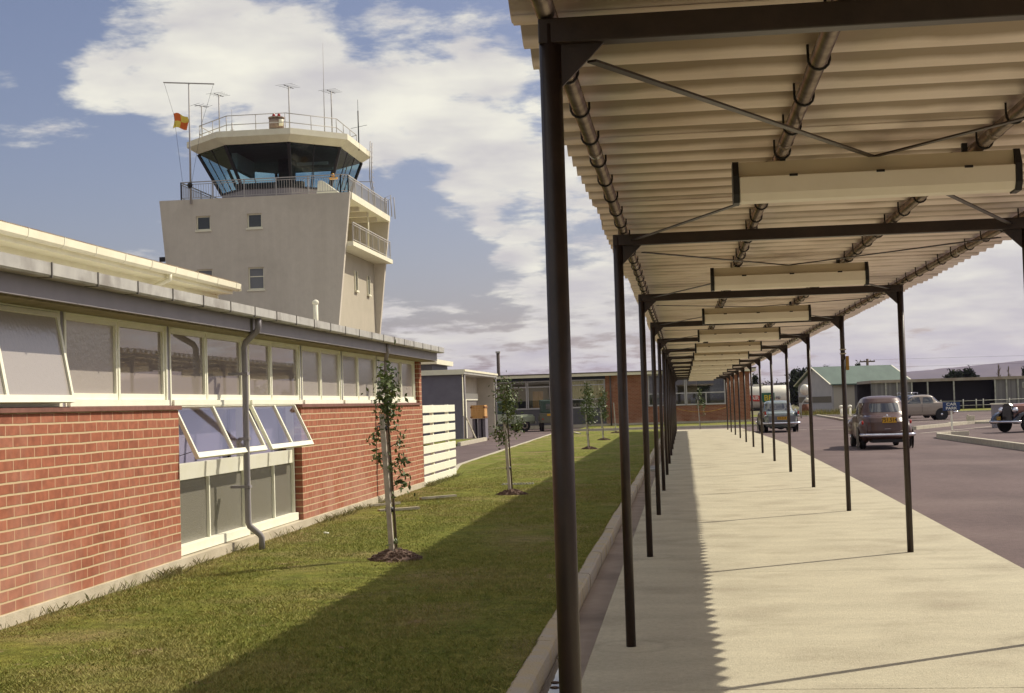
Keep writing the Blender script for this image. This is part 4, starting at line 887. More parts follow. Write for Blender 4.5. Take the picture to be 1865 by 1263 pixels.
# brown saloon (seen from behind)
BRN = mat('brown_car_paint', (.075, .037, .028), (.084, .042, .032), scale=2, rough=.34, spec=.4, coat=.25)
def car_brown(root):
    sh_ = CarShape([(.27, 1.95, -1.90, .66, 4), (.36, 2.0, -1.99, .71, 4), (.55, 2.0, -2.03, .735, 4), (.80, 1.98, -1.98, .74, 3.6), (.92, 1.93, -1.86, .73, 3.4), (.98, 1.55, -1.74, .715, 3.2), (1.02, .86, -1.62, .70, 3.4), (1.10, .78, -1.48, .685, 3.6), (1.25, .66, -1.36, .655, 3.4), (1.40, .50, -1.24, .615, 3.2), (1.50, .34, -1.10, .56, 3), (1.555, .12, -.92, .47, 2.8), (1.585, -.15, -.65, .30, 2.4), (1.592, -.3, -.5, .1, 2)])
    b = sh_.body().build('body', BRN, root)
    MB().ell((-.60, -1.28, .52), (.205, .56, .36)).ell((.60, -1.28, .52), (.205, .56, .36)).ell((-.58, 1.38, .58), (.23, .62, .35)).ell((.58, 1.38, .58), (.23, .62, .35)).build('wing', BRN, root)
    sh_.endpanel(-.43, .43, 1.10, 1.36, -1, .012).build('rear_window', CARGL, root)
    sh_.endpanel(-.5, .5, 1.10, 1.42, 1, .012).build('windscreen', CARGL, root)
    for sd_ in (-1, 1):
        sh_.sidepanel(-.40, .42, 1.06, 1.40, sd_).build('side_window', CARGL, root); sh_.sidepanel(-1.02, -.50, 1.06, 1.38, sd_).build('side_window', CARGL, root)
        sh_.sidepanel(-1.6, 1.4, .985, 1.005, sd_, .012, 14, 1).build('waist_trim', CHR, root)
        MB().ell((sd_*.70, -1.80, .80), (.035, .05, .06)).build('tail_lamp', REDL, root)
        MB().ell((sd_*.66, 1.92, .74), (.10, .08, .10)).build('headlight', CHR, root)
        MB().tube([(sd_*.796, -1.28, .33), (sd_*.807, -1.28, .33)], .34, 20).build('wheel_arch', BLACK, root)
    seams(root, sh_, (-.47, .47), .50, 1.04, -1, (-.45, .47)); bp = MB()
    for end in (-1, 1): bp.tube([(-.78, end*1.93, .43), (-.72, end*2.02, .43), (-.60, end*2.08, .43), (-.35, end*2.12, .43), (.35, end*2.12, .43), (.60, end*2.08, .43), (.72, end*2.02, .43), (.78, end*1.93, .43)], .05, 10)
    bp.build('bumper', CHR, root)
    MB().box(-.11, .11, -1.965, -1.93, .955, .985).ell((0, -1.95, 1.0), (.03, .03, .035)).build('boot_handle', CHR, root)
    number_plate(root, '751.514', (.06, -1.995, .865), 0, .42, .16)
    MB().box(-.09, .09, -2.05, -2.02, .60, .612).build('boot_badge', CHR, root)
    MB().box(-.45, .45, -1.95, -1.2, .20, .30).tube([(-.42, -2.02, .24), (-.42, -1.4, .24)], .03, 8).build('undertray', BLACK, root)
    MB().box(-.55, .55, -.4, .6, .6, 1.0).ell((-.28, -.05, 1.14), (.16, .1, .2)).ell((.3, -.05, 1.14), (.16, .1, .2)).build('seats', CABIN, root)
    for x in (-.66, .66): wheel(root, x, -1.28, .31, .16); wheel(root, x, 1.32, .31, .16)
c1 = thing('parked_car', 'brown rounded old saloon with yellow plate and chrome bumper, seen from behind on the road', 'car', (6.0, 46.15, -.1), R(-.5), 'cars on the road and in the car park')
car_brown(c1)

# grey green saloon with small tail fins
GRN = mat('grey_green_car_paint', (.20, .24, .235), (.215, .25, .245), scale=2, rough=.25, coat=.5)
LOWP = mat('dark_grey_lower_paint', (.15, .15, .165), rough=.3, coat=.4)
def car_fins(root, paint, low=None, plate='GS·514', rearlamp=True):
    sh_ = CarShape([(.24, 2.05, -2.05, .70, 5), (.34, 2.12, -2.15, .77, 5), (.55, 2.15, -2.2, .80, 5), (.78, 2.14, -2.2, .80, 5), (.88, 2.08, -2.16, .785, 4.6), (.94, 1.9, -2.0, .74, 4.4), (.965, .98, -1.30, .70, 4.2), (1.05, .86, -1.16, .68, 4), (1.2, .68, -1.02, .64, 4), (1.36, .48, -.86, .60, 3.8), (1.43, .32, -.72, .54, 3.4), (1.465, .1, -.5, .40, 2.8), (1.475, -.1, -.3, .15, 2)])
    b = sh_.body().build('body', paint, root)
    sh_.endpanel(-.55, .55, 1.0, 1.34, -1, .014).build('rear_window', CARGL, root); sh_.endpanel(-.56, .56, 1.0, 1.35, 1, .014).build('windscreen', CARGL, root)
    for sd_ in (-1, 1):
        sh_.sidepanel(-.18, .50, .99, 1.33, sd_).build('side_window', CARGL, root); sh_.sidepanel(-.78, -.26, .99, 1.33, sd_).build('side_window', CARGL, root)
        sh_.sidepanel(-2.0, 1.9, .755, .78, sd_, .008, 16, 1).build('side_trim', CHR, root)
        f = MB(); f.hexa([(sd_*.70, -2.16, .70), (sd_*.80, -2.16, .70), (sd_*.80, -1.0, .88), (sd_*.70, -1.0, .88), (sd_*.72, -2.2, 1.04), (sd_*.78, -2.2, 1.04), (sd_*.78, -1.0, .955), (sd_*.70, -1.0, .955)]); f.build('tail_fin', paint, root, bevel=.02)
        MB().box(sd_*.715, sd_*.79, -2.235, -2.17, .83, .98).build('tail_lamp', REDL, root, bevel=.012)
        MB().ell((sd_*.755, -2.22, .79), (.05, .03, .035)).build('reversing_lamp', CHR, root)
        MB().ell((sd_*.62, 2.14, .72), (.10, .05, .10)).build('headlight', CHR, root)
        for y in (-1.32, 1.30): MB().tube([(sd_*.795, y, .33), (sd_*.803, y, .33)], .36, 22).build('wheel_arch', BLACK, root)
    seams(root, sh_, (-.60, .60), .60, .95, -1, (-.22, .55))
    if low: MB().box(-.62, .62, -2.225, -2.19, .50, .76).build('tail_panel', low, root, bevel=.01)
    bp = MB()
    for end in (-1, 1): bp.tube([(-.84, end*1.98, .43), (-.80, end*2.22, .43), (-.4, end*2.28, .43), (.4, end*2.28, .43), (.80, end*2.22, .43), (.84, end*1.98, .43)], .055, 10)
    bp.build('bumper', CHR, root)
    MB().box(-.5, .5, -2.0, -1.2, .18, .28).ell((0, -1.5, .24), (.2, .2, .12)).tube([(-.4, -2.15, .22), (-.4, -1.5, .22)], .03, 8).build('undertray', BLACK, root)
    MB().box(-.6, .6, -2.23, -2.205, .80, .812).build('boot_trim', CHR, root)
    number_plate(root, plate, (.0, -2.242, .66), 0, .44, .14)
    for x in (-.66, .66): wheel(root, x, -1.32, .32, .16); wheel(root, x, 1.30, .32, .16)
c2 = thing('parked_car', 'grey green saloon with small tail fins and red tail lamps beside the walkway end', 'car', (4.42, 70.6, -.1), R(2.5), 'cars on the road and in the car park')
car_fins(c2, GRN, LOWP)
MB().ell((.97, .75, 1.0), (.05, .03, .06)).bar((.82, .75, .9), (.95, .75, .99), .015, .015).build('door_mirror', CHR, c2)

# beige saloon side on
BEI = mat('beige_car_paint', (.33, .275, .225), (.35, .29, .24), scale=2, rough=.3, coat=.4)
def car_side(root, paint, roofpaint=None):
    sh_ = CarShape([(.28, 2.0, -2.0, .70, 5), (.36, 2.1, -2.12, .77, 5), (.55, 2.12, -2.24, .80, 5), (.80, 2.10, -2.28, .80, 4.6), (.92, 2.0, -2.24, .78, 4.4), (1.0, 1.5, -2.12, .75, 4.2), (1.03, .95, -1.42, .73, 4), (1.08, .84, -1.22, .70, 4), (1.25, .62, -1.06, .66, 3.8), (1.40, .40, -.92, .61, 3.6), (1.47, .24, -.80, .54, 3.2), (1.505, .0, -.6, .4, 2.6), (1.515, -.2, -.4, .15, 2)])
    sh_.body().build('body', paint, root)
    for sd_ in (-1, 1):
        sh_.sidepanel(-.13, .66, 1.0, 1.38, sd_, slant=-.08).build('side_window', CARGL, root); sh_.sidepanel(-.86, -.21, 1.0, 1.36, sd_, slant=-.06).build('side_window', CARGL, root)
        MB().box(sd_*.60, sd_*.76, -2.30, -2.18, .70, .95).build('tail_lamp', REDL, root)
        MB().ell((sd_*.6, 2.1, .7), (.1, .05, .1)).build('headlight', CHR, root)
        for y in (-1.30, 1.30): MB().tube([(sd_*.795, y, .34), (sd_*.806, y, .34)], .37, 22).build('wheel_arch', BLACK, root)
        MB().tube([(sd_*.81, -.17, .5), (sd_*.81, -.17, .95)], .006, 4).tube([(sd_*.81, .72, .5), (sd_*.81, .78, .95)], .006, 4).build('door_seam', BLACK, root)
    sh_.endpanel(-.55, .55, 1.0, 1.36, -1, .014).build('rear_window', CARGL, root); sh_.endpanel(-.55, .55, 1.0, 1.38, 1, .014).build('windscreen', CARGL, root)
    bp = MB()
    for end in (-1, 1): bp.tube([(-.84, end*1.95, .45), (-.78, end*2.22, .45), (.78, end*2.22, .45), (.84, end*1.95, .45)], .05, 8)
    bp.build('bumper', CHR, root)
    for x in (-.69, .69): wheel(root, x, -1.30, .33, .17); wheel(root, x, 1.30, .33, .17)
c3 = thing('parked_car', 'beige saloon seen side on in the car park behind the car park sign', 'car', (13.85, 89.3, -.1), R(92), 'cars on the road and in the car park')
car_side(c3, BEI)
DKB = mat('dark_blue_car_paint', (.03, .04, .055), rough=.25, coat=.5)
c4 = thing('parked_car', 'dark blue saloon with chrome roof rack, mostly hidden behind the beige one', 'car', (14.5, 98.2, -.1), R(25), 'cars on the road and in the car park')
car_side(c4, DKB)
m = MB()
for x in (-.5, .5): m.tube([(x, -.75, 1.66), (x, .15, 1.66)], .018, 6)
for y in (-.7, -.3, .1): m.tube([(-.5, y, 1.66), (.5, y, 1.66)], .015, 6).tube([(-.5, y, 1.48), (-.5, y, 1.66)], .015, 6).tube([(.5, y, 1.48), (.5, y, 1.66)], .015, 6)
m.build('roof_rack', CHR, c4)
# vintage dark car at the right edge
c5 = thing('parked_car', 'black and brown vintage car with upright grille and chrome bumper at the right edge', 'car', (14.0, 59.2, -.1), R(122), 'cars on the road and in the car park')
VB = mat('black_car_paint', (.012, .012, .016), rough=.2, coat=.6); VBR = mat('red_brown_roof_paint', (.22, .09, .06), rough=.3, coat=.4)
sh_ = CarShape([(.40, 1.72, -1.75, .40, 5), (.60, 1.78, -1.85, .45, 5), (.85, 1.74, -1.8, .50, 4.5), (1.02, 1.68, -1.7, .50, 4), (1.10, 1.45, -1.6, .46, 3.6), (1.13, .45, -1.5, .55, 4), (1.3, .40, -1.35, .54, 4), (1.45, .32, -1.2, .50, 4), (1.55, .15, -1.0, .40, 3), (1.58, -.2, -.7, .15, 2)])
sh_.body().build('body', VBR, c5)
m = MB()
for x in (-.60, .60):
    for y, L_ in ((1.40, .62), (-1.25, .6)):
        vs = []; 
        for i in range(15):
            t = PI*i/14; yy_ = y+L_*math.cos(t); zz_ = .36+.46*math.sin(t)
            vs += [(x-.15, yy_, zz_), (x+.15, yy_, zz_), (x+.15, y+(L_-.05)*math.cos(t), .34+.40*math.sin(t)), (x-.15, y+(L_-.05)*math.cos(t), .34+.40*math.sin(t))]
        m.add(vs, [(i*4+a, i*4+(a+1) % 4, (i+1)*4+(a+1) % 4, (i+1)*4+a) for i in range(14) for a in range(4)], True)
    m.box(x-.14, x+.14, -.75, .85, .32, .38)
m.build('wing', VB, c5)
MB().prism([(-.26, .42), (.26, .42), (.21, 1.04), (.12, 1.12), (-.12, 1.12), (-.21, 1.04)], 1, 1.74, 1.86).build('grille', VB, c5)
gm = MB()
for x in np.linspace(-.18, .18, 9): gm.box(x-.006, x+.006, 1.862, 1.868, .48, 1.02)
gm.build('grille_bars', mat('dark_chrome', (.2, .2, .22), rough=.3, metal=1), c5)
for x in (-.36, .36): MB().ell((x, 1.78, .86), (.12, .12, .12)).build('headlight', CHR, c5)
MB().tube([(-.82, 1.95, .42), (-.5, 2.08, .42), (.5, 2.08, .42), (.82, 1.95, .42)], .05, 8).build('bumper', CHR, c5)
number_plate(c5, '7514', (.30, 2.0, .56), PI, .2, .12)
sh_.endpanel(-.42, .42, 1.16, 1.44, 1, .01).build('windscreen', CARGL, c5)
for x in (-.62, .62): wheel(c5, x, 1.40, .35, .14); wheel(c5, x, -1.25, .35, .14)

# two green canvas-topped utility vehicles
KG = mat('pale_green_paint', (.34, .37, .27), rough=.5); DG = mat('dark_green_canvas', (.045, .075, .06), (.06, .09, .07), scale=6, rough=.8)
def utility(lab, loc, rz, canvas, sidecol):
    r = thing('utility_vehicle', lab, 'utility vehicle', loc, rz, 'green utility vehicles by the far building')
    MB().box(-.78, .78, -1.75, .55, .50, 1.10).box(-.72, .72, .55, 1.70, .50, 1.02).build('body', sidecol, r, bevel=.03)
    MB().box(-.80, -.55, .85, 1.75, .60, .92).box(.55, .80, .85, 1.75, .60, .92).build('wing', sidecol, r, bevel=.02)
    MB().box(-.75, .75, -1.72, -.32, 1.10, 1.86).build('canvas_top', canvas, r, bevel=.06)
    MB().box(-.76, .76, -.30, .50, 1.58, 1.90).build('cab_roof', canvas, r, bevel=.03)
    for x in (-.74, .74): MB().box(x-.012, x+.012, -.22, .42, 1.14, 1.56).build('side_window', CARGL, r)
    MB().box(-.70, .70, .46, .50, 1.12, 1.56).build('windscreen', CARGL, r); MB().box(-.45, .45, -1.74, -1.725, 1.3, 1.65).build('rear_window', CARGL, r)
    MB().box(-.8, .8, 1.76, 1.86, .48, .6).build('bumper', GUTT, r)
    for x in (-.5, .5): MB().ell((x, 1.70, .82), (.09, .04, .09)).build('headlight', CHR, r); MB().box(x-.04+.15*(1 if x > 0 else -1), x+.04+.15*(1 if x > 0 else -1), -1.775, -1.75, .70, .78).build('tail_lamp', REDL, r)
    MB().box(-.4, .4, -1.775, -1.755, .92, 1.05).build('yellow_panel', PLATE, r)
    for x in (-.66, .66): wheel(r, x, -1.15, .37, .17, BLACK); wheel(r, x, 1.1, .37, .17, BLACK)
    return r
utility('pale green utility vehicle with dark green top, half hidden behind the second sapling', (-10.9, 88.0, -.1), R(-62), DG, KG)
utility('dark green canvas-backed utility vehicle with yellow tail panel by the wide windows', (-8.0, 89.0, -.1), R(8), DG, mat('olive_vehicle_paint', (.12, .12, .085), rough=.5))

# fuel tanker
tk = thing('fuel_tanker', 'white fuel tanker with a red banner and green yellow-lettered shield behind the grey green saloon', 'tanker', (5.9, 113, -.1), R(0))
TW_ = mat('tanker_white', (.78, .75, .62), (.70, .67, .55), scale=1.5, rough=.3, coat=.4)
MB().tube([(-3.4, 0, 1.62), (-3.25, 0, 1.62), (2.0, 0, 1.62), (2.15, 0, 1.62)], [.75, .93, .93, .78], 32).build('tank', TW_, tk)
MB().box(-5.2, 2.2, -.75, .75, .62, .78).build('chassis', BLACK, tk)
MB().box(-5.4, -3.7, -1.0, 1.0, .6, 2.2).build('cab', TW_, tk, bevel=.12)
MB().box(-4.9, -4.0, -1.01, -.995, 1.35, 1.95).build('cab_window', CARGL, tk)
MB().box(-.5, .2, -.25, .25, 2.52, 2.66).build('manhole', TW_, tk)
b_ = MB().add([(-.95, -.985, 1.40), (-.02, -.985, 1.34), (-.02, -.985, 1.78), (-.95, -.985, 1.84), (-.95, -.94, 1.40), (-.02, -.94, 1.34), (-.02, -.94, 1.78), (-.95, -.94, 1.84)], [(0, 1, 2, 3), (4, 7, 6, 5), (0, 4, 5, 1), (1, 5, 6, 2), (2, 6, 7, 3), (3, 7, 4, 0)]).build('red_banner', mat('sign_red', (.58, .05, .03), rough=.4), tk)
text('AIR', 'banner_letters', WHITE, b_, (-.47, -.99, 1.60), .40, (PI/2, R(3), 0), .003, 1.0)
s1 = MB().prism([(.04, 1.98), (1.0, 1.98), (1.0, 1.42), (.86, 1.20), (.52, 1.06), (.18, 1.20), (.04, 1.42)], 1, -.99, -.94).build('green_shield', mat('sign_green', (.02, .13, .07), rough=.4), tk)
text('BP', 'shield_letters', mat('sign_yellow', (.72, .55, .03), rough=.4), s1, (.52, -.995, 1.58), .60, (PI/2, 0, 0), .003, 1.0)
MB().ell((1.35, -.98, 1.62), (.12, .08, .14)).ell((1.15, -.98, 1.62), (.08, .08, .1)).build('valve', GUTT, tk)
for x in (-4.5, 1.4, .4):
    for y in (-.8, .8):
        MB().tube([(x, y-.13, .48), (x, y+.13, .48)], .48, 22).build('wheel', RUB, tk)
hr = thing('hose_boom', 'white rounded loading boom head on a slanting arm beside the tanker', 'boom', (9.1, 111, -.1))
MB().ell((-.0, 0, 2.12), (.36, .36, .42), 18, 12).build('boom_head', TW_, hr); MB().tube([(.3, 0, 1.9), (-.35, 0, .9), (-.35, 0, 0)], .05, 8).build('arm', GUTT, hr)
MB().ell((.15, 0, 1.35), (.22, .22, .16)).build('valve_body', TW_, hr)
dm = thing('rusty_drum', 'rusty brown drum on the grass edge left of the green roofed building', 'drum', (10.0, 122, -.02))
MB().tube([(0, 0, 0), (0, 0, .04), (0, 0, .3), (0, 0, .33), (0, 0, .6), (0, 0, .63), (0, 0, .9)], [.30, .3, .3, .32, .32, .3, .3], 18).build('drum_shell', mat('rust', (.19, .07, .04), (.13, .05, .03), scale=5, rough=.8), dm)

# car park sign
sg = thing('car_park_sign', 'small blue sign with white words on a white post at the car park corner', 'sign', (11.4, 64.2, -.1))
NAVY = mat('sign_blue', (.025, .055, .16), rough=.4)
MB().bar((0, 0, 0), (-.0, 0, .86), .07, .05).build('sign_post', WHITE, sg)
b_ = MB().box(-.36, .36, -.045, -.026, .84, 1.20).build('sign_board', NAVY, sg, bevel=.004)
text('CAR', 'sign_letters', WHITE, b_, (0, -.047, 1.105), .17, (PI/2, 0, 0), .002, 1.25); text('PARK', 'sign_letters', WHITE, b_, (0, -.047, .935), .17, (PI/2, 0, 0), .002, 1.15)
# cabinet, block and bollards
cb = thing('grey_cabinet', 'grey service cabinet with pale lid left of the vintage car', 'cabinet', (13.75, 66.1, -.1)); MB().box(-.26, .3, -.25, .25, 0, 1.02).build('cabinet_body', GREYP, cb, bevel=.01); MB().box(-.30, .34, -.28, .28, 1.02, 1.08).build('cabinet_lid', CREAM, cb); MB().box(.27, .285, -.02, .02, .5, .6).build('handle', HOOK, cb)
tag(MB().box(14.25, 14.62, 75.9, 76.2, 0.0, .30).tube([(14.3, 76.0, .3), (14.3, 76, .36)], .05, 8).build('concrete_block', KERB, bevel=.02), 'small grey concrete block on the pale slab in the car park', 'block')
for x, y, lab in ((11.55, 109.5, 'left of two short white bollards by the road entrance'), (12.3, 110.5, 'right of two short white bollards by the road entrance')):
    bo = thing('bollard', lab, 'bollard', (x, y, -.1), 0, 'white bollards by the road entrance'); MB().tube([(0, 0, 0), (0, 0, .72)], .09, 10).ell((0, 0, .78), (.16, .16, .12)).build('bollard_post', WHITE, bo); MB().box(-.35, .35, -.25, .25, 0, .08).build('bollard_base', KERB, bo)

# ------------------------------------------------------------------ green roofed building and long shed
gh = thing('green_roofed_building', 'small pale building with a green gabled roof beyond the road', 'building', (14.7, 147, -.1), R(14))
WLL = mat('pale_lilac_wall', (.40, .375, .38), (.46, .43, .43), scale=1, rough=.8); WLC = mat('cream_block_wall', (.55, .50, .42), rough=.8)
GW, GL_ = 10.4, 8.0; hE, hR = 2.75, 4.45
# local frame: x along the eave (to the right), y back along the gable
m = MB(); m.prism([(0, 0), (GW, 0), (GW, hE), (GW/2, hR), (0, hE)], 0, 0, .15); m.prism([(0, 0), (GW, 0), (GW, hE), (GW/2, hR), (0, hE)], 0, GL_-.15, GL_); m.box(.15, GL_-.15, GW-.2, GW, 0, hE); m.build('wall', WLL, gh)
MB().box(.15, 2.3, 0, .2, 0, hE).build('block_wall', WLC, gh)
CL_ = mat('grey_sheet_cladding', (.16, .15, .158), (.22, .205, .212), scale=2.2, rough=.7, stretch=(1.5, 0, 0), lo=.48, hi=.52)
MB().box(2.3, 7.85, .0, .2, 0, hE).build('front_cladding', CL_, gh)
GRF = mat('green_roof_iron', (.080, .120, .095), (.098, .145, .115), scale=.9, rough=.6, stretch=(1, .2, 1), lo=.4, hi=.6)
t = .12
m = MB(); m.add([(-.25, -.45, hE-.12), (GL_+.25, -.45, hE-.12), (GL_+.25, GW/2, hR+.02), (-.25, GW/2, hR+.02), (-.25, -.45, hE), (GL_+.25, -.45, hE), (GL_+.25, GW/2, hR+.16), (-.25, GW/2, hR+.16)], [(0, 3, 2, 1), (4, 5, 6, 7), (0, 1, 5, 4), (1, 2, 6, 5), (2, 3, 7, 6), (3, 0, 4, 7)])
m.add([(-.25, GW+.45, hE-.12), (GL_+.25, GW+.45, hE-.12), (GL_+.25, GW/2, hR+.02), (-.25, GW/2, hR+.02), (-.25, GW+.45, hE), (GL_+.25, GW+.45, hE), (GL_+.25, GW/2, hR+.16), (-.25, GW/2, hR+.16)], [(0, 3, 2, 1), (4, 5, 6, 7), (0, 1, 5, 4), (1, 2, 6, 5), (2, 3, 7, 6), (3, 0, 4, 7)])
m.build('roof', GRF, gh)
m = MB()
for xx in (-.29, GL_+.25): m.bar((xx+.02, -.45, hE-.03), (xx+.02, GW/2, hR+.12), .05, .22, (1, 0, 0)); m.bar((xx+.02, GW+.45, hE-.03), (xx+.02, GW/2, hR+.12), .05, .22, (1, 0, 0))
m.build('barge_board', WHITE2, gh)
MB().box(-.06, -.002, .3, GW-.3, .95, 1.55).build('gable_band', mat('olive_band', (.16, .135, .10), rough=.9), gh)
wf = MB().box(5.9, 8.0, -.06, .05, 1.45, 2.45).build('window', WHITE2, gh)
for a in (5.98, 6.68, 7.38): MB().box(a, a+.58, -.08, -.055, 1.85, 2.32).build('pane', CARGL, wf)
MB().box(6.3, 7.6, -.08, -.055, 1.0, 1.55).build('pane', CARGL, wf)
lg = thing('long_shed', 'long low grey shed with dark open bays along the far side of the car park', 'shed', (28, 136, -.1))
Lw = lambda mb, n, m_, **k: mb.build(n, m_, lg, world=True, **k)
Lw(MB().box(17, 60, 135, 146, 2.52, 2.78), 'roof', mat('brown_fascia', (.26, .20, .16), (.36, .31, .27), scale=1, rough=.7))
Lw(MB().box(17, 60, 145.6, 146, -.1, 2.52), 'back_wall', CABIN)
Lw(MB().box(17, 20.6, 135.2, 135.4, -.1, 2.52), 'cladding_wall', CL_)
Lw(MB().box(20.6, 27.9, 136.2, 136.3, -.1, 2.52), 'bay_shade_panel', mat('painted_bay_shade', (.018, .016, .022), rough=.9))  # near-black panel painted as the shade inside the open bays
Lw(MB().box(27.9, 60, 135.2, 135.4, -.1, 2.52), 'cladding_wall', CL_)
for x in (18.3, 19.3, 20.6, 22.0, 24.3, 27.9, 28.9, 29.9, 31.2, 32.6): Lw(MB().box(x-.06, x+.06, 135.05, 135.2, -.1, 2.52), 'column', GUTT)
f_ = Lw(MB().box(30.3, 32.2, 135.1, 135.2, 1.7, 2.2), 'window', GUTT); MB().box(30.4, 32.1, 135.08, 135.1, 1.78, 2.12).build('pane', CARGL, f_, world=True)
wf_ = thing('wire_fence', 'low post and wire fence in front of the long grey shed', 'fence', (26, 131, -.05))
for x in (20.5, 22.4, 24.3, 25.4, 26.0, 28.2, 30.4): MB().tube([(x, 131, -.05), (x, 131, .85)], .05, 6).build('fence_post', GUTT, wf_, world=True)
m = MB()
for z in (.35, .75): m.tube([(20.5, 131, z), (24.3, 131, z-.05), (30.4, 131, z)], .018, 4)
m.build('wire', GUTT, wf_, world=True)
pw = thing('power_pole', 'wooden power pole with two cross arms behind the green roofed building', 'power pole', (24.8, 200, 0)); MB().tube([(0, 0, -.1), (0, 0, 6.3)], .17, 8).build('shaft', BARK, pw); MB().box(-1.0, 1.0, -.1, .1, 5.85, 6.02).box(-.9, .9, -.1, .1, 4.9, 5.05).build('cross_arm', BARK, pw)
m = MB()
for x in (-.9, -.4, .4, .9): m.tube([(x, 0, 6.02), (x, 0, 6.2)], .06, 6)
m.build('insulators', GUTT, pw); MB().tube([(.9, 0, 6.15), (24, -18, 5.6), (60, -40, 6.3)], .009, 4).tube([(.9, 0, 5.1), (24, -18, 4.7), (60, -40, 5.2)], .009, 4).build('wires', HOOK, pw)

# ------------------------------------------------------------------ vegetation
def leaf_quads(cent, size, rg, flat=.0):
    n = len(cent); d1 = rg.normal(size=(n, 3)); d1 /= np.linalg.norm(d1, axis=1)[:, None]; d2 = rg.normal(size=(n, 3)); d2 -= (d2*d1).sum(1)[:, None]*d1; d2 /= np.linalg.norm(d2, axis=1)[:, None]
    s = size*rg.uniform(.6, 1.3, (n, 1)); a = cent-d1*s; b = cent+d2*s*.45; c = cent+d1*s; d = cent-d2*s*.45
    vs = np.stack([a, b, c, d], 1).reshape(-1, 3); return vs, n
def mesh_quads(name, vs, n, m, parent):
    me = bpy.data.meshes.new(name); me.vertices.add(4*n); me.vertices.foreach_set('co', vs.astype(np.float32).ravel()); me.loops.add(4*n); me.loops.foreach_set('vertex_index', np.arange(4*n, dtype=np.int32)); me.polygons.add(n); me.polygons.foreach_set('loop_start', np.arange(0, 4*n, 4, dtype=np.int32)); me.polygons.foreach_set('loop_total', np.full(n, 4, dtype=np.int32)); me.update(); me.validate()
    me.materials.append(m); o = bpy.data.objects.new(name, me); COL.objects.link(o)
    if parent: o.parent = parent
    return o
def sapling(loc, h, stakeh, clumps, lab, seed, leafsize=.031):
    rg = np.random.default_rng(seed)
    r = thing('sapling', lab, 'sapling', loc, 0, 'young trees planted in a row on the lawn')
    lean = -.07
    m = MB(); m.tube([(0, .03, -.03), (lean*.4, .035, h*.4), (lean*.8, .03, h*.8), (lean, .03, h*.97)], [.016, .013, .010, .004], 7)
    cs = []
    for (dx, z, rx, rz_, n) in clumps:
        m.tube([(lean*z/h, .03, z-.06), (dx*.6, .0, z-.02), (dx, 0, z)], [.006, .005, .003], 5)
        c = rg.normal(size=(n, 3))*np.array([rx, rx, rz_])*.5+np.array([dx, 0, z]); cs.append(c)
    m.build('trunk', BARK, r); vs, n = leaf_quads(np.concatenate(cs), leafsize, rg); mesh_quads('crown', vs, n, LEAF, r)
    return r
def stake(loc, h, lab, ties=(.43, .97)):
    r = thing('tree_stake', lab, 'stake', loc, 0, 'timber stakes beside the young trees')
    MB().bar((0.0, 0, -.1), (-.075*h/1.5, 0, h), .048, .048).build('stake_post', STAKEM, r)
    for z in ties:
        if z < h: MB().tube([(-.05*z-.0, .02, z-.02), (-.05*z, .02, z+.03)], .042, 10).build('tie', HOOK, r)
    return r
def mound(loc, rad, hh, lab, seed):
    rg = np.random.default_rng(seed); m = MB(); n = 20; vs = [(0, 0, hh)]; 
    for j, (rr, z) in enumerate([(.25, .92), (.5, .66), (.75, .32), (1, .0), (1.08, -.25)]):
        for i in range(n): q = rad*rr*(1+rg.uniform(-.1, .1)); vs.append((q*math.cos(2*PI*i/n), q*math.sin(2*PI*i/n), hh*(z+rg.uniform(-.1, .1))))
    fs = [(0, 1+i, 1+(i+1) % n) for i in range(n)]+[(1+j*n+i, 1+(j+1)*n+i, 1+(j+1)*n+(i+1) % n, 1+j*n+(i+1) % n) for j in range(4) for i in range(n)]
    o = m.add(vs, fs, False)
    rn = 260; ang = rg.uniform(0, 2*PI, rn); q = rad*np.sqrt(rg.uniform(0, 1, rn))
    for a, b in zip(ang, q):
        zc_ = hh*(1-(b/rad)**1.4); s = rg.uniform(.008, .022); x, y = b*math.cos(a), b*math.sin(a); m.box(x-s, x+s, y-s*.6, y+s*.6, zc_-s, zc_+s*.7)
    o = m.build('soil_mound', SOIL); o.location = loc; return tag(o, lab, 'soil mound', 'mounds of soil under the saplings')
names = ['nearest', 'second', 'third', 'fourth']
T1 = [(-.05, 1.74, .13, .24, 300), (-.04, 1.54, .11, .24, 220), (-.10, 1.38, .05, .08, 20), (-.17, 1.22, .08, .08, 40), (.07, 1.19, .075, .08, 38), (-.16, 1.03, .08, .09, 48), (.08, 1.0, .075, .10, 44), (-.04, .94, .10, .045, 24), (.09, .79, .08, .12, 54), (-.02, .16, .06, .10, 20)]
T2 = [(-.06, 1.74, .19, .30, 420), (-.02, 1.5, .14, .2, 200), (.0, 1.38, .10, .12, 60), (-.20, 1.05, .15, .17, 150), (.12, 1.17, .14, .16, 130), (-.08, 1.24, .10, .1, 50), (-.14, .93, .12, .10, 60)]
T3 = [(0, 1.85, .18, .34, 200), (.03, 1.55, .2, .3, 160), (-.08, 1.2, .24, .3, 160), (.1, 1.1, .2, .25, 110), (.02, .95, .2, .2, 60)]
T4 = [(.02, 1.7, .18, .34, 180), (-.14, 1.45, .26, .24, 120), (.05, 1.2, .16, .3, 120), (.08, .9, .14, .24, 80)]
sapling((-2.92, 14.48, LZ), 1.85, 1.47, T1, 'nearest sapling, thin with leaf tufts, left of the large dark post', 1)
stake((-2.95, 14.45, LZ), 1.47, 'nearest pale timber stake tied to a thin leafy sapling', (.50, 1.32))
mound((-2.94, 14.5, LZ), .27, .11, 'dark soil mound round the nearest sapling', 1)
sapling((-2.92, 24.5, LZ), 1.92, 1.3, T2, 'second sapling with a dense dark top, in front of the driveway', 2)
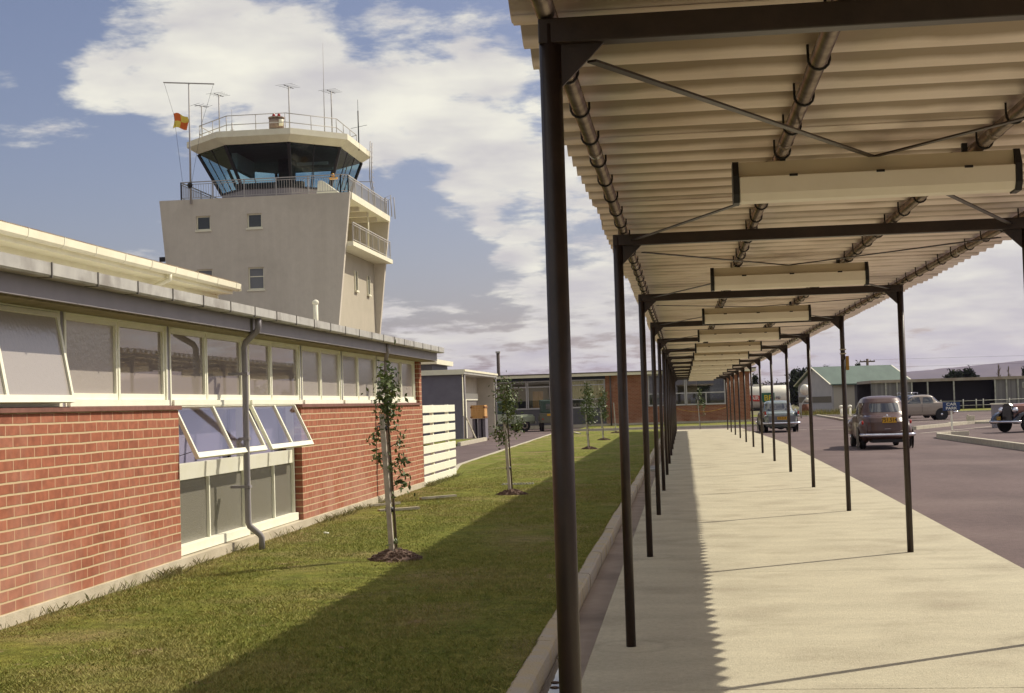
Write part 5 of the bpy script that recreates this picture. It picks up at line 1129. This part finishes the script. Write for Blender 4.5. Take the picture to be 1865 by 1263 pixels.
stake((-2.95, 24.47, LZ), 1.25, 'second timber stake from the camera, under the dense topped sapling', (.45, 1.15))
mound((-2.93, 24.5, LZ), .27, .10, 'dark soil mound round the second sapling', 2)
sapling((-3.10, 47.7, LZ), 2.0, 1.2, T3, 'third sapling, full leaved, just right of the large dark post', 3, .05)
stake((-3.12, 47.67, LZ), 1.2, 'third timber stake, right of the large dark post', (.5,)); mound((-3.1, 47.7, LZ), .27, .09, 'soil mound round the third sapling', 3)
sapling((-3.22, 58.7, LZ), 1.9, 1.2, T4, 'fourth sapling, lopsided with a side tuft, before the brick wall', 4, .05)
stake((-3.24, 58.67, LZ), 1.3, 'fourth timber stake, under the lopsided sapling', (.5,)); mound((-3.22, 58.7, LZ), .27, .08, 'soil mound round the fourth sapling', 4)
stake((-3.30, 71.2, LZ), 1.48, 'bare pale stake without leaves in front of the far brick wall', (.45,)); mound((-3.3, 71.2, LZ), .27, .07, 'small soil mound under the bare stake', 5)
sapling((.87, 77.7, -.1), 2.1, 1.4, [(0.02, 1.9, .14, .3, 90), (.08, 1.55, .2, .3, 90), (.18, 1.2, .14, .5, 80), (-.1, 1.4, .1, .2, 30)], 'thin sapling standing at the far end of the walkway', 6, .05)
stake((.85, 77.67, -.1), 1.6, 'timber stake of the sapling at the far end of the walkway', (.5,)); mound((.86, 77.7, -.1), .25, .07, 'small soil mound at the far end of the walkway', 6)

# far trees
def tree(name, lab, cat, loc, h, rx, n, shape, m, seed, size, group='trees beyond the airfield buildings', bare=False):
    rg = np.random.default_rng(seed); r = thing(name, lab, cat, loc, 0, group)
    tm = MB(); tm.tube([(0, 0, -.3), (0.05*h*rg.uniform(-1, 1), 0, h*.5), (0, 0, h*.92)], [h*.035, h*.022, h*.006], 7)
    for i in range(9):
        z = h*(.25+.65*i/9); a = rg.uniform(0, 2*PI); L_ = rx*(1-.6*i/9)*.9; tm.tube([(0, 0, z), (L_*.5*math.cos(a), L_*.5*math.sin(a), z+h*.06), (L_*math.cos(a), L_*math.sin(a), z+h*.12)], [h*.012, h*.008, h*.003], 5)
    tm.build('trunk', BARK, r)
    if bare:
        bm_ = MB()
        for i in range(70):
            z = h*rg.uniform(.35, .95); a = rg.uniform(0, 2*PI); L_ = rx*rg.uniform(.3, 1)*(1.1-z/h); bm_.tube([(0, 0, z), (L_*math.cos(a), L_*math.sin(a), z+h*rg.uniform(.05, .15))], [h*.006, h*.002], 4)
        bm_.build('crown', m, r); return r
    cl = []
    nc = 26
    for i in range(nc):
        if shape == 'cone': z = h*(.12+.86*(i/nc)); w_ = rx*(1.05-i/nc)
        elif shape == 'row': z = h*rg.uniform(.25, .9); w_ = rx
        else: u = i/nc; z = h*(.18+.8*u); w_ = rx*math.sqrt(max(.05, 1-(2*u-.9)**2*.95))
        a = rg.uniform(0, 2*PI); q = w_*rg.uniform(.35, .95); cc = np.array([q*math.cos(a), q*math.sin(a), z]); cl.append(cc+rg.normal(size=(n//nc, 3))*np.array([rx*.20, rx*.20, h*.055]))
    vs, k_ = leaf_quads(np.concatenate(cl), size, rg); mesh_quads('crown', vs, k_, m, r); return r
tree('conifer', 'small dark conifer at the left end of the distant tree line, behind the tanker', 'tree', (9.75, 200, 0), 4.5, .95, 1500, 'cone', LEAFD, 11, .22)
tree('broad_tree', 'big dark clumpy tree left of the green roofed building', 'tree', (15.4, 196, 0), 4.9, 2.0, 3200, 'round', LEAFD, 12, .26)
tree('broad_tree', 'dark tree rising just behind the gable of the green roofed building', 'tree', (17.6, 205, 0), 5.4, 1.4, 2200, 'cone', LEAFD, 13, .24)
tree('conifer', 'small pointed tree over the ridge of the green roofed building', 'tree', (19.9, 207, 0), 5.5, .9, 1200, 'cone', LEAFD, 14, .2)
tree('conifer', 'dark pointed tree beside the power pole', 'tree', (23.9, 203, 0), 5.7, .85, 1500, 'cone', LEAFD, 15, .2)
tree('shrub', 'low bush at the foot of the power pole', 'shrub', (22.6, 205, 0), 4.3, .8, 700, 'round', LEAFD, 16, .2)
tree('broad_tree', 'wide dark bushy tree left half, behind the roof of the long shed', 'tree', (36.2, 200, 0), 4.2, 1.5, 2600, 'round', LEAFD, 17, .24)
tree('broad_tree', 'wide dark bushy tree right half, behind the roof of the long shed', 'tree', (38.1, 202, 0), 4.4, 1.5, 2600, 'round', LEAFD, 18, .24)
tree('bare_tree', 'thin leafless tree right of the dark bushy pair', 'tree', (42.3, 202, 0), 4.9, .8, 0, 'round', BARK, 19, .2, bare=True)
tree('bare_tree', 'thin leafless tree near the right edge of the picture', 'tree', (44.0, 204, 0), 4.6, .6, 0, 'round', BARK, 20, .2, bare=True)
tree('conifer', 'dark conifer at the right edge behind the long shed', 'tree', (45.4, 200, 0), 4.4, 1.0, 1500, 'cone', LEAFD, 21, .2)
tree('bare_tree', 'small bare tree just right of the green roof', 'tree', (28.4, 205, 0), 4.0, .9, 0, 'round', LEAFB, 22, .2, bare=True)
# low far scrub as one mass
rg = np.random.default_rng(5); c = []
for i in range(60):
    x = rg.uniform(10.5, 20); c.append(rg.normal(size=(60, 3))*np.array([.5, .5, .45])+np.array([x, 240+rg.uniform(-3, 3), rg.uniform(.5, 3.2)*(.65 if x < 12 else 1)]))
for i in range(160):
    x = rg.uniform(26, 75); c.append(rg.normal(size=(40, 3))*np.array([.8, .5, .4])+np.array([x, 260+rg.uniform(-3, 3), rg.uniform(.3, 2.2)]))
vs, n = leaf_quads(np.concatenate(c), .28, rg); o = mesh_quads('scrub_belt', vs, n, LEAFB, None); o['label'] = 'low distant belt of scrub and trees under the hills'; o['category'] = 'scrub'; o['kind'] = 'stuff'

# weeds / long grass along walls, short blades over the near lawn
BLADE = mat('grass_blade', (.14, .18, .03), (.40, .37, .12), scale=16.0, rough=.7, c3=(.38, .31, .14), s3=.8, spec=.15)
def blades(pts, hmin, hmax, wd, rg, lean=.5):
    n = len(pts); a = rg.uniform(0, 2*PI, n); h = rg.uniform(hmin, hmax, n); w2 = wd*rg.uniform(.6, 1.3, n)
    dx, dy = np.cos(a)*w2, np.sin(a)*w2; lx, ly = rg.normal(size=n)*h*lean, rg.normal(size=n)*h*lean
    p = np.array(pts); A = p+np.stack([-dx, -dy, np.zeros(n)-.004], 1); B = p+np.stack([dx, dy, np.zeros(n)-.004], 1); C = p+np.stack([dx*.35+lx*.5, dy*.35+ly*.5, h*.65], 1); Dd = p+np.stack([lx, ly, h], 1)
    return np.stack([A, B, C, Dd], 1).reshape(-1, 3), n
rg = np.random.default_rng(9)
n_ = 300000; yv = 7.0+43*rg.uniform(0, 1, n_)**1.7; xv = rg.uniform(-4.95, -1.0, n_); keep = (rg.uniform(size=n_) < np.clip((50-yv)/26, 0, 1)**1.2)
pts = np.stack([xv, yv, np.full(n_, LZ)], 1)[keep]
ek = 9000; ey = rg.uniform(6, 45, ek); pts = np.concatenate([pts, np.stack([-.992+rg.normal(size=ek)*.012+.012*np.sin(ey*4.3), ey, np.full(ek, LZ)], 1)])
vs, n = blades(pts, .008, .026, .0026, rg, .7); o = mesh_quads('lawn_blades', vs, n, BLADE, None); o['kind'] = 'stuff'; o['label'] = 'short mown grass blades of the lawn'; o['category'] = 'grass'
pl_ = []
for cx0, cy0, nn, sp_ in [(-4.9, 10.9, 50, .12), (-4.9, 12.2, 60, .14), (-4.88, 13.1, 120, .16), (-4.85, 13.4, 150, .15), (-4.9, 14.4, 60, .15), (-4.9, 15.6, 50, .15), (-4.9, 17.5, 60, .3), (-4.88, 19.6, 150, .3), (-4.85, 20.6, 220, .35), (-4.9, 21.6, 160, .3), (-4.93, 23.5, 60, .4), (-4.9, 27.9, 260, .25), (-4.92, 28.8, 260, .4), (-4.92, 30.0, 200, .4), (-4.92, 31.2, 140, .25), (-4.9, 11.6, 40, .3), (-4.9, 10.2, 40, .3)]:
    k_ = np.stack([np.clip(rg.normal(size=nn)*.045+cx0, -4.955, -4.6), rg.normal(size=nn)*sp_+cy0, np.full(nn, LZ)], 1); pl_.append(k_)
vs, n = blades(np.concatenate(pl_), .02, .10, .0018, rg, .5); o = mesh_quads('wall_weeds', vs, n, mat('weed_green', (.12, .14, .035), (.30, .26, .12), scale=4, rough=.7), None); o['kind'] = 'stuff'; o['label'] = 'ragged long grass and weeds at the foot of the brick wall and slat fence'; o['category'] = 'weeds'
# long grass before the green roofed building
c = np.stack([rg.uniform(9.5, 21, 2600), rg.uniform(119.8, 123, 2600), np.full(2600, -.02)], 1); vs, n = blades(c, .15, .55, .02, rg, .25); o = mesh_quads('roadside_weeds', vs, n, mat('yellow_weeds', (.16, .16, .04), (.30, .24, .07), scale=.8, rough=.8), None); o['kind'] = 'stuff'; o['label'] = 'yellow green long grass on the far side of the road'; o['category'] = 'grass'
# planks and litter on the lawn
def plank(a, b, w_, lab): return tag(MB().bar((a[0], a[1], LZ+.025), (b[0], b[1], LZ+.028), w_, .035).build('plank', TIMB), lab, 'plank', 'loose planks on the lawn')
plank((-4.50, 21.1), (-3.98, 21.5), .09, 'weathered plank on the grass directly behind the nearest sapling')
plank((-4.36, 23.75), (-3.85, 24.25), .07, 'weathered plank on the grass between the first two saplings')
plank((-4.9, 22.3), (-4.5, 22.7), .05, 'short thin plank lying close to the brick wall base')
plank((-5.6, 74.6), (-5.05, 70.9), .14, 'pale length of timber at the far driveway edge of the lawn')
m = MB()
for i in range(11): m.box(-3.47+i*.055, -3.435+i*.055, 27.62+.01*(i % 2), 27.68, LZ-.005, LZ+.03)
m.box(-3.5, -2.87, 27.60, 27.70, LZ-.01, LZ+.008); tag(m.build('lawn_grating', GUTT), 'row of small pale teeth of a grating in the lawn behind the second sapling', 'grating')
for i, (x, y) in enumerate([(-4.42, 17.55), (-4.38, 17.5)]): tag(MB().ell((x, y, LZ+.02), (.022, .018, .014), 8, 6).build('pebble', WHITE), ('left' if i == 0 else 'right')+' of two tiny white pebbles on the lawn left of the nearest sapling', 'pebble', 'white pebbles on the lawn')
# rubbish in the puddle
for i, (x, y, lab) in enumerate([(-.80, 8.55, 'upper of two dark leaves floating in the puddle'), (-.79, 8.40, 'lower of two dark leaves floating in the puddle')]): tag(MB().ell((x, y, -.078), (.028, .018, .006), 8, 5).build('dead_leaf', SOIL), lab, 'leaf', 'dead leaves in the puddle')

# ------------------------------------------------------------------ haze
hz = MB().box(-7600, 7600, -7600, 7600, -1.5, 185).build('haze', None)
hm = bpy.data.materials.new('haze_air'); hm.use_nodes = True; q = hm.node_tree; q.nodes.clear()
pv = N(q, 'ShaderNodeVolumePrincipled'); pv.inputs['Color'].default_value = (.56, .50, .86, 1); pv.inputs['Density'].default_value = 7e-5; pv.inputs['Anisotropy'].default_value = .1
oo = N(q, 'ShaderNodeOutputMaterial'); lk(q, pv.outputs[0], oo.inputs['Volume'])
hz.data.materials.clear(); hz.data.materials.append(hm); hz['kind'] = 'stuff'
